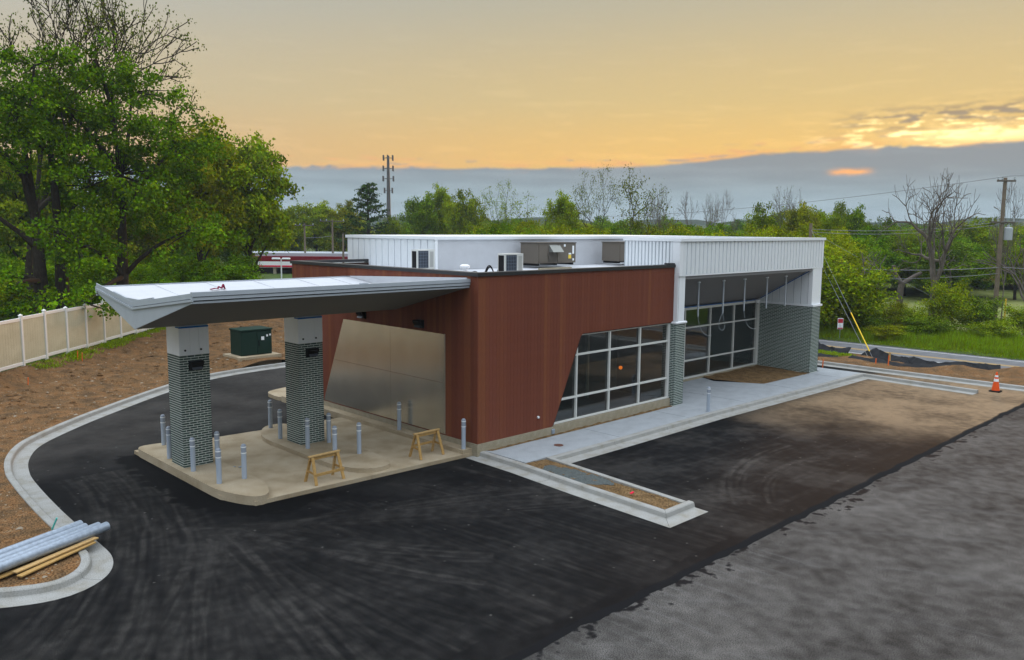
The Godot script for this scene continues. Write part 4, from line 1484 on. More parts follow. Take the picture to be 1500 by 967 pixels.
func rooftop_unit(at: Vector3, label: String) -> void:
	var R := thing("rooftop_unit", label, "air conditioner", at, 0.0, "packaged units before the white screen wall")
	R.scale = Vector3(0.9, 0.9, 0.9)
	var body := mat(lin(0.135, 0.118, 0.098), 0.55)
	var dark := mat(lin(0.09, 0.08, 0.068), 0.6)
	boxed("casing", -1.3, 1.3, 0.10, 1.02, -0.55, 0.55, body, R)
	boxed("top_edge", -1.33, 1.33, 1.02, 1.06, -0.58, 0.58, dark, R)
	for x in [-1.2, 0.0, 1.15]:
		boxed("runner", x - 0.06, x + 0.06, 0.0, 0.10, -0.5, 0.5, M.black, R)
	boxed("access_panel", -0.62, -0.05, 0.16, 0.58, -0.575, -0.551, dark, R)
	boxed("access_panel", 0.02, 0.42, 0.16, 0.95, -0.575, -0.551, body, R)
	boxed("access_panel", -1.24, -0.70, 0.16, 0.95, -0.575, -0.551, body, R)
	var s := Shape.new()
	s.extrude(PackedVector2Array([Vector2(0.552, 0.62), Vector2(0.84, 0.62), Vector2(0.552, 0.95)]), Vector3(-0.55, 0, 0), Vector3(0, 0, 1), Vector3.UP, Vector3(0.72, 0, 0))
	part("hood", s, mat(lin(0.26, 0.27, 0.25), 0.4, 0.4), R)
	boxed("yellow_label", 0.78, 0.98, 0.30, 0.48, -0.556, -0.551, mat(lin(0.75, 0.55, 0.08), 0.6), R)
	boxed("white_label", 0.80, 0.98, 0.49, 0.56, -0.556, -0.551, M.reflect, R)
	boxed("white_label", 1.06, 1.18, 0.52, 0.90, -0.556, -0.551, M.reflect, R)
	boxed("white_label", 0.46, 0.58, 0.86, 0.97, -0.556, -0.551, M.reflect, R)
	boxed("white_label", 1.08, 1.18, 0.20, 0.30, -0.556, -0.551, M.reflect, R)


func roof_plant() -> void:
	condenser(P(2.3, 5.25, 0.95), "white condenser unit with dark grille close behind the front parapet")
	condenser(P(2.75, 5.25, 6.15), "white condenser unit with dark grille beside the white ribbed wall")
	rooftop_unit(P(8.95, 5.36, 5.5), "long brown packaged air conditioner with yellow label before white wall")
	rooftop_unit(P(13.9, 5.36, 5.2), "brown packaged air conditioner half hidden by the ribbed return wall")
	var v := thing("roof_vent", "short white mushroom vent on the low roof", "vent", P(1.0, 5.25, 1.75))
	var s := Shape.new()
	s.lathe(PackedVector2Array([Vector2(0.085, 0.0), Vector2(0.085, 0.40)]), Vector3.ZERO, 16)
	part("pipe", s, M.white_trim, v)
	s = Shape.new()
	s.lathe(PackedVector2Array([Vector2(0.0, 0.33), Vector2(0.14, 0.33), Vector2(0.17, 0.37), Vector2(0.17, 0.41), Vector2(0.10, 0.46), Vector2(0.0, 0.46)]), Vector3.ZERO, 16)
	part("cap", s, M.white_trim, v)
	s = Shape.new()
	s.cyl(P(3.05, 5.25, 5.75), P(3.05, 6.33, 5.75), 0.05, 0.05, 12)
	single("vent_pipe", s, M.white_trim, "thin white upright vent pipe beside the rear condenser", "pipe")
	for k in 2:
		s = Shape.new()
		var pts := PackedVector3Array()
		var rad := PackedFloat32Array()
		for i in 13:
			var t := i / 12.0
			pts.append(P(1.12 + 0.62 * t + 0.12 * k, 5.27 + 0.42 * sin(PI * minf(1.0, t * 1.15)) - 0.05 * k, 1.0 + 0.1 * k))
			rad.append(0.022)
		s.tube(pts, rad, 8)
		single("hose", s, M.black, ["black insulated hose arching up to the front condenser", "lower black hose looping beside the front condenser"][k], "hose", "hoses of the front condenser")
	for k in [[4.6, 3.9, "small black dome drain midway between condenser and packaged unit"], [12.0, 3.2, "small black dome drain before the ribbed return wall"], [2.9, 3.4, "small black dome drain just right of the mushroom vent"]]:
		s = Shape.new()
		s.lathe(PackedVector2Array([Vector2(0.0, 0.12), Vector2(0.09, 0.10), Vector2(0.13, 0.0)]), P(k[0], 5.25, k[1]), 12)
		single("roof_drain", s, M.black, k[2], "drain", "dome drains of the low roof")
	for k in [[7.2, 4.3, 1.9, "long support batten lying before the longer packaged unit"], [12.4, 3.9, 2.2, "long support batten lying before the half hidden packaged unit"]]:
		s = Shape.new()
		bx(s, k[0], k[0] + k[2], 5.25, 5.31, k[1], k[1] + 0.12)
		single("pipe_sleeper", s, M.foundation, k[3], "batten", "battens on the low roof")


# ---------------------------------------------------------------- things on the site

func beam(s: Shape, p: Vector3, q: Vector3, w: float, h: float, up := Vector3.UP) -> void:
	var x := (q - p).normalized()
	var z := x.cross(up).normalized()
	s.cbox(Transform3D(Basis(x, z.cross(x), z), (p + q) * 0.5), Vector3(p.distance_to(q), h, w), minf(w, h) * 0.12)


func bollard(at: Vector3, label: String) -> void:
	var B := thing("bollard", label, "bollard", at, 0.0, "pale blue-grey bollards")
	var s := Shape.new()
	s.lathe(PackedVector2Array([Vector2(0.068, 0.0), Vector2(0.068, 0.70)]), Vector3.ZERO, 16)
	part("post", s, M.bollard, B)
	s = Shape.new()
	s.lathe(PackedVector2Array([Vector2(0.070, 0.70), Vector2(0.070, 0.90), Vector2(0.060, 0.935), Vector2(0.035, 0.958), Vector2(0.0, 0.965)]), Vector3.ZERO, 16)
	part("cap", s, M.bollard_dark, B)
	for y in [0.70, 0.865]:
		s = Shape.new()
		s.lathe(PackedVector2Array([Vector2(0.068, y), Vector2(0.0735, y), Vector2(0.0735, y + 0.028), Vector2(0.068, y + 0.028)]), Vector3.ZERO, 16)
		part("reflective_band", s, M.reflect, B)


func sawhorse(at: Vector3, turn: float, low_bar: bool, label: String) -> void:
	var H := thing("sawhorse", label, "sawhorse", at, turn, "timber sawhorses on the apron")
	var s := Shape.new()
	beam(s, Vector3(-0.50, 0.745, 0), Vector3(0.50, 0.745, 0), 0.10, 0.04)
	part("top_rail", s, M.pine[1], H)
	s = Shape.new()
	beam(s, Vector3(-0.47, 0.68, 0), Vector3(0.47, 0.68, 0), 0.04, 0.09)
	part("rail_web", s, M.pine[0], H)
	for sx in [-1.0, 1.0]:
		for sz in [-1.0, 1.0]:
			s = Shape.new()
			beam(s, Vector3(0.40 * sx, 0.715, 0.045 * sz), Vector3(0.44 * sx, 0.0, 0.27 * sz), 0.085, 0.038, Vector3(0, 0, 1))
			part("leg", s, M.pine[int(sx + 1 + sz) % 3 if sx > 0 else 0], H)
		s = Shape.new()
		beam(s, Vector3(0.445 * sx, 0.33, -0.19), Vector3(0.445 * sx, 0.30, 0.19), 0.02, 0.06)
		part("end_brace", s, M.pine[2], H)
	s = Shape.new()
	if low_bar:
		beam(s, Vector3(-0.46, 0.27, 0.21), Vector3(0.50, 0.27, 0.21), 0.03, 0.08)
	else:
		beam(s, Vector3(-0.43, 0.34, -0.17), Vector3(0.43, 0.34, -0.17), 0.03, 0.07)
	part("stretcher", s, M.pine[0], H)


func pickets() -> void:
	# white vinyl fence with tan panels
	var F := thing("vinyl_fence", "white vinyl fence with tan panels along the top of the earth bank", "fence")
	var tan_m := mat(lin(0.56, 0.53, 0.39), 0.6, 0.0, noise_tex(45, 0.01, [Color(0.9, 0.89, 0.87), Color(1, 1, 1)], 256, 3), Vector3(0.4, 0.4, 0.4))
	var white := mat(lin(0.72, 0.72, 0.70), 0.45)
	var d3 := Vector3(fence_dir.x, 0, -fence_dir.y)
	var side := d3.cross(Vector3.UP)
	var bs := Basis(d3, Vector3.UP, side)
	var prism := Shape.new()
	prism.cbox(Transform3D(Basis(), Vector3(0, 1.10, 0)), Vector3(0.13, 2.30, 0.13), 0.012)
	var post_m := prism.mesh(white)
	var capm := Shape.new()
	for k in 4:
		var u := Vector3(cos(k * PI / 2 + PI / 4), 0, sin(k * PI / 2 + PI / 4)) * 0.115
		var w := Vector3(cos(k * PI / 2 + 3 * PI / 4), 0, sin(k * PI / 2 + 3 * PI / 4)) * 0.115
		capm.tri(u + Vector3(0, 2.255, 0), w + Vector3(0, 2.255, 0), Vector3(0, 2.33, 0), (u + w + Vector3(0, 0.25, 0)).normalized())
	var cap_mesh := capm.mesh(white)
	var pan := Shape.new()
	for k in 9:
		pan.obox(Transform3D(Basis(), Vector3(0.165 + k * 0.188, 1.13, 0)), Vector3(0.184, 1.86, 0.03))
	var pan_mesh := pan.mesh(tan_m)
	var rl := Shape.new()
	rl.cbox(Transform3D(Basis(), Vector3(0.915, 0, 0)), Vector3(1.70, 0.15, 0.06), 0.012)
	var rail_mesh := rl.mesh(white)
	for i in range(-5, 15):
		var q := fence_from + fence_dir * 1.83 * i
		var step := 0.04 * sin(i * 1.7)
		var at := P(q.x, 0.66 + step, q.y)
		inst("post", post_m, null, Transform3D(bs, at), F)
		inst("post_cap", cap_mesh, null, Transform3D(bs, at), F)
		if i < 14:
			inst("panel", pan_mesh, null, Transform3D(bs, at), F)
			inst("rail", rail_mesh, null, Transform3D(bs, at + Vector3(0, 2.12, 0)), F)
			inst("rail", rail_mesh, null, Transform3D(bs, at + Vector3(0, 0.17, 0)), F)


func site_things() -> void:
	var y := 0.09
	var list := [
		[-6.85, 7.02, "bollard at the far back corner of the outer island"],
		[-7.33, 5.38, "bollard just behind the outer brick column"],
		[-7.36, 3.66, "bollard directly before the near corner of the outer brick column"],
		[-7.33, 2.10, "bollard nearest the outer lane edge at the front of the outer island"],
		[-6.56, 3.86, "bollard right of the outer brick column, partly behind another bollard"],
		[-6.64, 2.06, "bollard standing alone right of the oil stain on the outer island"],
		[-3.33, 6.82, "bollard at the far back corner of the inner island"],
		[-3.80, 5.29, "bollard just behind the inner brick column"],
		[-3.78, 3.63, "bollard directly before the near corner of the inner brick column"],
		[-2.92, 3.80, "bollard right of the inner brick column, the farther of two close together"],
		[-3.72, 2.18, "bollard rising behind the sawhorse, the nearer of two close together"],
		[-2.95, 2.06, "bollard on the rounded front end of the inner island"],
		[-0.27, 3.66, "bollard mirrored in the metal sheet on the wall"],
		[-0.27, 0.34, "bollard by the timber corner of the building"]]
	for b in list:
		bollard(P(b[0], y if b[0] < -1.0 else 0.083, b[1]), "pale " + b[2])
	bollard(P(10.35, -0.006, -1.66), "pale bollard on the front walk past the brick pier")
	sawhorse(P(-4.92, -0.04, 0.80), 0.04, true, "pine sawhorse with low front bar nearer the outer island")
	sawhorse(P(-1.31, -0.04, 0.86), 0.02, false, "pine sawhorse standing nearer the timber building corner")
	# oil spot cover and scrap
	var s := Shape.new()
	s.lathe(PackedVector2Array([Vector2(0.16, 0.0), Vector2(0.16, 0.006), Vector2(0.0, 0.008)]), P(2.47, -0.006, -1.14), 20)
	single("access_cover", s, mat(lin(0.12, 0.055, 0.04), 0.8), "round rust-brown access cover set in the front walk", "cover")
	for k in [[-6.22, 3.56, 0.3, "bent scrap of shiny metal on the apron nearer the outer column"], [-6.03, 3.50, 0.1, "straighter scrap of shiny metal on the apron beside the bent one"]]:
		s = Shape.new()
		beam(s, P(k[0] - 0.07, -0.028 + 0.01, k[1]), P(k[0] + 0.07, -0.028 + 0.01, k[1] + k[2] * 0.3), 0.05, 0.022)
		single("metal_scrap", s, M.galv, k[3], "scrap", "scrap by the outer island")
	# five tubes hanging from the alcove soffit
	for i in 5:
		var a: float = [12.5, 14.4, 16.14, 18.1, 19.88][i]
		var T := thing("hanging_tube", ["first pale tube hanging from the alcove soffit beside the corner post, cable below", "second hanging tube from the corner post, its cable looped", "middle tube of five hanging from the alcove soffit, cable trailing", "hanging tube before the seam of window and brick, no cable", "hanging tube before the brick end wall, farthest from the post"][i], "tube", P(a, 3.33, 0.34), 0.0, "tubes hanging in the alcove")
		s = Shape.new()
		s.cyl(Vector3(0, 0, 0), Vector3(0, 1.475, 0), 0.034, 0.034, 12)
		part("tube", s, M.canopy_metal, T)
		s = Shape.new()
		s.cyl(Vector3(0, 1.39, 0), Vector3(0, 1.435, 0), 0.07, 0.07, 12)
		part("flange", s, M.white_trim, T)
		if i < 3:
			var pts := PackedVector3Array()
			var rad := PackedFloat32Array()
			for k in 13:
				var t := k / 12.0
				if i == 1:
					pts.append(Vector3(0.30 * sin(TAU * t) * (0.4 + 0.6 * t), -0.72 * sin(PI * t), 0.02 * sin(t * 5)))
				else:
					pts.append(Vector3(0.75 * t * t + 0.35 * t, -0.95 * sin(PI * 0.5 * t) * (1.0 - 0.08 * t), 0.0))
				rad.append(0.008)
			s = Shape.new()
			s.tube(pts, rad, 6)
			part("cable", s, M.groove, T)
	var cam := thing("security_camera", "small white dome camera under the soffit by the brick end wall", "camera", P(21.05, 3.36, 2.42))
	s = Shape.new()
	s.lathe(PackedVector2Array([Vector2(0.0, -0.13), Vector2(0.06, -0.12), Vector2(0.10, -0.05), Vector2(0.11, 0.06), Vector2(0.0, 0.06)]), Vector3.ZERO, 14)
	part("body", s, M.reflect, cam)
	s = Shape.new()
	s.lathe(PackedVector2Array([Vector2(0.0, -0.155), Vector2(0.035, -0.145), Vector2(0.05, -0.12)]), Vector3(-0.02, 0, 0.02), 12)
	part("lens", s, M.black, cam)
	wall_lamp(P(-0.026, 3.80, 6.07), Vector3.LEFT, "dark wedge lamp on the timber wall above the metal sheet")
	wall_lamp(P(-0.026, 3.76, 2.77), Vector3.LEFT, "dark wedge lamp under the canopy nearer the timber corner")
	# small white sleeve in the front wall
	s = Shape.new()
	s.cyl(P(2.66, 0.69, -0.02), P(2.66, 0.69, -0.07), 0.045, 0.04, 12)
	single("pipe_stub", s, M.reflect, "tiny white pipe stub low in the timber front wall", "pipe")
	# a work lamp glowing inside
	var L := thing("work_lamp", "small orange work lamp glowing inside behind the front window", "lamp", P(8.94, 1.44, 1.5))
	s = Shape.new()
	s.lathe(PackedVector2Array([Vector2(0.0, -0.07), Vector2(0.06, -0.04), Vector2(0.075, 0.02), Vector2(0.05, 0.07), Vector2(0.0, 0.08)]), Vector3.ZERO, 14)
	var em := mat(lin(0.8, 0.35, 0.05), 0.5)
	em.emission_enabled = true
	em.emission = Color(1.0, 0.50, 0.08)
	em.emission_energy_multiplier = 1.3
	part("bulb", s, em, L)
	s = Shape.new()
	s.cyl(Vector3(0, 0.08, 0), Vector3(0, 2.10, 0), 0.006, 0.006, 6)
	part("cord", s, M.black, L)
	var ol := OmniLight3D.new()
	ol.name = "lamp_light"
	ol.light_color = Color(1.0, 0.55, 0.15)
	ol.light_energy = 0.12
	ol.light_size = 0.07
	ol.omni_range = 12.0
	ol.omni_attenuation = 2.0
	ol.shadow_enabled = true
	L.add_child(ol)

	pickets()
	# transformer box on its pad
	var T := thing("transformer_box", "dark green transformer box on a concrete pad by the earth bank", "transformer", P(2.2, 0.30, 20.15))
	var green := mat(lin(0.014, 0.034, 0.025), 0.6)
	boxed("pad", -0.30, 1.95, -0.35, 0.10, -0.45, 1.45, M.pad, T)
	s = Shape.new()
	s.cbox(Transform3D(Basis(), P(0.84, 0.72, 0.60)), Vector3(1.68, 1.24, 1.2), 0.03)
	part("body", s, green, T)
	s = Shape.new()
	s.cbox(Transform3D(Basis(), P(0.84, 1.38, 0.60)), Vector3(1.76, 0.09, 1.28), 0.02)
	part("lid", s, green, T)
	boxed("door", 0.03, 0.83, 0.18, 1.26, -0.022, -0.002, green, T)
	boxed("door", 0.86, 1.65, 0.18, 1.26, -0.022, -0.002, green, T)
	boxed("handle", 0.93, 0.97, 0.55, 0.85, -0.05, -0.023, M.black, T)
	boxed("white_label", 1.08, 1.24, 0.84, 1.02, -0.028, -0.023, M.reflect, T)
	boxed("white_label", 1.36, 1.45, 1.00, 1.10, -0.028, -0.023, M.reflect, T)
	boxed("white_label", 1.53, 1.61, 1.04, 1.13, -0.028, -0.023, M.reflect, T)
	# pipes and planks left on the nose of the bank
	var dirp := Vector3(0.917, -0.006, -0.398)
	var sidep := Vector3(0.398, 0, 0.917)
	var labels := ["farthest of the four blue-grey steel pipes on the kerb nose", "second blue-grey steel pipe from the fence side on the kerb nose", "third blue-grey steel pipe from the fence side on the kerb nose", "nearest of the four blue-grey steel pipes, resting above the planks"]
	for i in 4:
		var r: float = [0.095, 0.088, 0.088, 0.10][i]
		var at: Vector3 = P(-11.10, 0.0, 1.05) + sidep * (0.205 * i + 0.06) + Vector3(0, [0.205, 0.19, 0.19, 0.20][i], 0) + dirp * [0.0, -0.05, 0.12, 0.16][i]
		var Q := thing("steel_pipe", labels[i], "pipe", at, 0.0, "steel pipes on the kerb nose")
		s = Shape.new()
		s.tube(PackedVector3Array([Vector3.ZERO, dirp * -4.5]), PackedFloat32Array([r, r]), 20, false)
		s.tube(PackedVector3Array([Vector3.ZERO, dirp * -4.5]), PackedFloat32Array([r * 0.93, r * 0.93]), 20, false)
		for k in 20:
			var side := dirp.cross(Vector3.UP).normalized()
			var upv := dirp.cross(side)
			var q0 := side * cos(TAU * k / 20) + upv * sin(TAU * k / 20)
			var q1 := side * cos(TAU * (k + 1) / 20) + upv * sin(TAU * (k + 1) / 20)
			s.quad(q0 * r, q1 * r, q1 * r * 0.93, q0 * r * 0.93, dirp)
		part("tube", s, M.galv, Q)
	for i in 4:
		s = Shape.new()
		var off: float = [0.74, 0.80, 0.60, 0.86][i]
		var yy: float = [0.02, 0.07, 0.07, 0.02][i]
		var d2 := dirp.rotated(Vector3.UP, [0.0, 0.05, -0.02, 0.10][i])
		var p: Vector3 = P(-11.10, yy + 0.02, 1.05) + sidep * off - dirp * [0.30, 0.24, 0.20, 0.36][i]
		beam(s, p, p - d2 * [2.2, 2.0, 2.4, 1.9][i], 0.13, 0.032)
		single("plank", s, M.pine[i % 3], ["lower pine plank under the nearest steel pipe", "upper pine plank under the nearest steel pipe", "pine plank mostly hidden beneath the steel pipes", "outermost pine plank lying skewed beside the steel pipes"][i], "plank", "planks under the steel pipes")
	s = Shape.new()
	s.cyl(P(-11.50, 0.02, 1.62), P(-11.42, 0.30, 1.50), 0.02, 0.02, 8)
	single("marker_stake", s, mat(lin(0.10, 0.50, 0.45), 0.6), "small turquoise stake at the kerb beside the steel pipes", "stake")
	# stakes with orange heads
	var om := mat(lin(0.80, 0.16, 0.03), 0.7)
	for k in [[-4.3, 23.8, 0.45, "left of two orange stakes before the vinyl fence"], [-4.15, 23.65, 0.45, "right of two orange stakes before the vinyl fence"], [-7.4, 19.9, 0.3, "short orange stake lower on the bank by the fence"], [23.6, 0.05, 0.42, "orange stake beside the brick end wall"], [27.1, -1.2, 0.28, "low orange flag by the silt fence"], [27.1, -1.85, 0.5, "orange stake standing against the black silt fence"]]:
		s = Shape.new()
		var g := bank_height(Vector2(k[0], k[1])) if k[0] < 0.0 else (-0.02 if k[0] < 24.0 else verge_height(Vector2(k[0], k[1])))
		beam(s, P(k[0], g - 0.05, k[1]), P(k[0] + 0.02, g + k[2], k[1]), 0.05, 0.03, Vector3.RIGHT)
		single("stake", s, om, k[3], "stake", "orange survey stakes")
	for k in [[28.4, -1.4, 0.45, "pale wooden stake standing behind the silt fence"]]:
		s = Shape.new()
		beam(s, P(k[0], -0.1, k[1]), P(k[0], k[2], k[1]), 0.10, 0.05, Vector3.RIGHT)
		single("wooden_stake", s, M.pine[1], k[3], "stake")
	traffic_cone(P(23.95, -0.148, -7.75))
	silt_fences()
	# scrap of red flag in the planter
	s = Shape.new()
	beam(s, P(0.22, 0.01, -5.75), P(0.30, 0.05, -5.80), 0.08, 0.02)
	single("marking_flag", s, mat(lin(0.7, 0.02, 0.06), 0.7), "tiny red flag lying in the soil of the planter", "flag")


func traffic_cone(at: Vector3) -> void:
	var C := thing("traffic_cone", "orange traffic cone with white collars near the lot entrance", "cone", at)
	var orange := mat(lin(0.75, 0.10, 0.02), 0.5)
	var s := Shape.new()
	s.cbox(Transform3D(Basis(), Vector3(0, 0.03, 0)), Vector3(0.44, 0.06, 0.44), 0.02)
	part("base", s, M.rubber, C)
	s = Shape.new()
	s.lathe(PackedVector2Array([Vector2(0.165, 0.06), Vector2(0.16, 0.09), Vector2(0.035, 0.86), Vector2(0.02, 0.88), Vector2(0.0, 0.88)]), Vector3.ZERO, 20)
	part("body", s, orange, C)
	for k in [[0.46, 0.58], [0.66, 0.74]]:
		s = Shape.new()
		var r0: float = lerpf(0.16, 0.035, (k[0] - 0.09) / 0.77) + 0.004
		var r1: float = lerpf(0.16, 0.035, (k[1] - 0.09) / 0.77) + 0.004
		s.lathe(PackedVector2Array([Vector2(r0 - 0.004, k[0]), Vector2(r0, k[0]), Vector2(r1, k[1]), Vector2(r1 - 0.004, k[1])]), Vector3.ZERO, 20)
		part("white_collar", s, M.reflect, C)


func silt_fences() -> void:
	var black := mat(lin(0.010, 0.011, 0.013), 0.62)
	var runs := [
		[[[29.6, 9.0], [29.5, 5.0], [29.4, 2.6], [29.5, 1.25]], 0.55, "black silt fence fabric ending upright by the road"],
		[[[27.0, 6.0], [27.3, 2.2], [27.9, 1.2]], 0.16, "collapsed strip of black fabric low behind the brick wall"],
		[[[29.9, 0.6], [29.2, -0.9], [28.6, -2.6], [28.2, -4.2], [28.5, -5.6], [28.8, -6.6]], 0.5, "long sagging black silt fence between the guy wire and the mound"],
		[[[27.9, 0.5], [27.6, -1.4], [27.7, -3.2], [28.0, -4.6]], 0.20, "low black fabric skirt in front of the sagging silt fence"]]
	for r in runs:
		var line := curve(r[0], 0.22)
		var s := Shape.new()
		var prev := []
		for i in line.size():
			var p := line[i]
			var g := verge_height(p)
			var sag: float = r[1] * (0.80 + 0.20 * cos(i * 0.33 + r[1] * 9.0)) * (0.9 + 0.2 * lumps.get_noise_2d(i * 4.0, r[1] * 50.0)) * (1.0 - (0.45 if r[0].size() > 4 else 0.0) * i / line.size())
			var d := (line[mini(i + 1, line.size() - 1)] - line[maxi(i - 1, 0)]).normalized()
			var nn := Vector2(d.y, -d.x)
			var ring := []
			for k in 6:
				var t := k / 5.0
				var off := 0.08 * sin(i * 0.6 + t * 3.0) * t + 0.025 * sin(i * 1.7 + k) - 0.18 * t * t + 0.32 * (1.0 - t) * (1.0 - t)
				var q := p + nn * off
				ring.append(P(q.x, g - 0.03 + sag * pow(t, 0.8), q.y))
			if prev:
				for k in 5:
					var nrm: Vector3 = (ring[k] - prev[k]).cross(prev[k + 1] - prev[k]).normalized()
					if nrm.length() < 0.5:
						continue
					if nrm.x > 0.0:
						nrm = -nrm
					s.quad(prev[k], ring[k], ring[k + 1], prev[k + 1], nrm)
					var th := Vector3(0.012, 0, 0)
					s.quad(prev[k] + th, ring[k] + th, ring[k + 1] + th, prev[k + 1] + th, -nrm)
			prev = ring
		single("silt_fence", s, black, r[2], "silt fence", "black erosion fabric by the road")


# ---------------------------------------------------------------- beyond the site, left

func wire(s: Shape, p: Vector3, q: Vector3, sag: float, r: float) -> void:
	var pts := PackedVector3Array()
	var rad := PackedFloat32Array()
	for i in 15:
		var t := i / 14.0
		pts.append(p.lerp(q, t) - Vector3(0, 4.0 * sag * t * (1 - t), 0))
		rad.append(r)
	s.tube(pts, rad, 5)


func utility_pole(at: Vector3, h: float, arms: Array, turn: float, label: String) -> Node3D:
	var U := thing("utility_pole", label, "pole", at, turn, "wooden utility poles")
	var m := mat(grey(1.0), 0.95, 0.0, noise_tex(46, 0.03, [lin(0.16, 0.125, 0.09), lin(0.30, 0.25, 0.19)], 256, 4), Vector3(2.0, 0.3, 2.0))
	var s := Shape.new()
	s.cyl(Vector3(0, -0.5, 0), Vector3(0, h, 0), 0.17, 0.11, 12)
	part("shaft", s, m, U)
	for k in arms:
		s = Shape.new()
		beam(s, Vector3(-k[1], h - k[0], 0.13), Vector3(k[1], h - k[0], 0.13), 0.10, 0.12)
		part("crossarm", s, M.bark_pale, U)
		for x in [-0.9, -0.45, 0.9]:
			s = Shape.new()
			s.lathe(PackedVector2Array([Vector2(0.05, 0.0), Vector2(0.07, 0.08), Vector2(0.03, 0.12), Vector2(0.06, 0.18), Vector2(0.0, 0.22)]), Vector3(k[1] * x, h - k[0] + 0.06, 0.13), 8)
			part("insulator", s, M.groove, U)
	return U


func left_background() -> void:
	# filling station seen past the timber wall
	var g := thing("filling_station", "red and white banded filling station far behind the canopy", "building", P(36.0, 0.5, 84.0), -0.78)
	var red := mat(lin(0.18, 0.012, 0.018), 0.5)
	var stripe := mat(lin(0.62, 0.02, 0.06), 0.5)
	boxed("upper_band", -3.0, 14.0, 1.75, 2.45, 0.0, 9.0, red, g)
	boxed("white_band", -3.0, 14.0, 0.95, 1.75, -0.05, 8.9, M.reflect, g)
	boxed("red_stripe", -3.02, 14.02, 1.02, 1.24, -0.10, -0.052, stripe, g)
	boxed("grey_cap", -3.5, 15.0, 2.45, 2.85, 1.0, 9.0, M.groove, g)
	boxed("shop_wall", -2.0, 13.0, -2.0, 0.95, 1.5, 8.5, M.wall_core, g)
	for x in [-1.5, 2.0, 5.5, 9.0]:
		boxed("post", x, x + 0.4, -2.0, 0.95, 0.1, 0.5, M.foundation, g)
	# lamp posts with paired heads
	for k in [[404.0, 33.2, 72.6, 3.0, "white lamp post with paired heads before the filling station"], [262.0, 13.2, 66.0, 3.4, "white lamp post with paired heads between the tree trunks"]]:
		var L := thing("lamp_post", k[4], "lamp post", P(k[1], 0.0, k[2]), -0.78, "lamp posts of the far street")
		var s := Shape.new()
		s.cyl(Vector3(0, -0.5, 0), Vector3(0, k[3], 0), 0.09, 0.07, 10)
		part("pole", s, M.white_trim, L)
		for sx in [-1.0, 1.0]:
			s = Shape.new()
			s.cbox(Transform3D(Basis(), Vector3(0.62 * sx, k[3] + 0.02, 0)), Vector3(0.95, 0.22, 0.45), 0.06)
			part("lamp_head", s, M.white_trim, L)
	for k in [[15.1, 61.5, "orange road sign seen just over the canopy, beside the lamp post"], [19.3, 60.0, "orange road sign seen just over the canopy, before dense leaves"]]:
		var S := thing("road_sign", k[2], "sign", P(k[0], 0.0, k[1]), -0.78, "orange work signs on the far street")
		var s := Shape.new()
		s.cyl(Vector3(0, -0.5, 0), Vector3(0, 2.4, 0), 0.03, 0.03, 6)
		part("post", s, M.groove, S)
		s = Shape.new()
		s.cbox(Transform3D(Basis(), Vector3(0, 2.75, 0)), Vector3(0.75, 0.5, 0.03), 0.01)
		part("plate", s, mat(lin(0.85, 0.13, 0.02), 0.5), S)
	# poles behind the low roof
	utility_pole(P(41.5, 0.0, 81.2), 7.3, [[0.25, 1.3]], -0.78, "farther left of two utility poles behind the filling station")
	utility_pole(P(44.2, 0.0, 78.6), 7.9, [[0.25, 1.7]], -0.78, "taller utility pole with crossarm left of the white ribbed block")
	utility_pole(P(44.1, 0.0, 75.9), 6.0, [], -0.78, "short bare pole close beside the white ribbed block")
	var w := Shape.new()
	wire(w, P(41.5, 5.4, 81.2), P(44.2, 5.7, 78.6), 0.1, 0.025)
	single("overhead_wire", w, M.wire, "wire strung between the two poles behind the filling station", "wire", "overhead wires")
	# cell tower
	var T := thing("cell_tower", "tall slim cell tower with antenna rings on the skyline", "tower", P(160.9, 0.0, 227.4))
	var steel := mat(lin(0.09, 0.085, 0.08), 0.6)
	var s := Shape.new()
	s.cyl(Vector3(0, -1, 0), Vector3(0, 32.0, 0), 1.0, 0.42, 14)
	part("mast", s, steel, T)
	for k in [[31.5, 1.9], [27.8, 2.0], [24.2, 2.1], [20.0, 1.6]]:
		s = Shape.new()
		for q in 3:
			var a0 := TAU * q / 3 + 0.4
			var a1 := TAU * (q + 1) / 3 + 0.4
			beam(s, Vector3(cos(a0) * k[1], k[0], sin(a0) * k[1]), Vector3(cos(a1) * k[1], k[0], sin(a1) * k[1]), 0.14, 0.14)
			beam(s, Vector3(0, k[0], 0), Vector3(cos(a0) * k[1], k[0], sin(a0) * k[1]), 0.14, 0.14)
		part("ring", s, steel, T)
		for q in 6:
			var a := TAU * q / 6 + 0.2
			s = Shape.new()
			s.cbox(Transform3D(Basis(Vector3.UP, -a), Vector3(cos(a) * k[1], k[0], sin(a) * k[1])), Vector3(0.3, 1.9, 0.5), 0.05)
			part("antenna", s, steel, T)


# ---------------------------------------------------------------- beyond the site, right

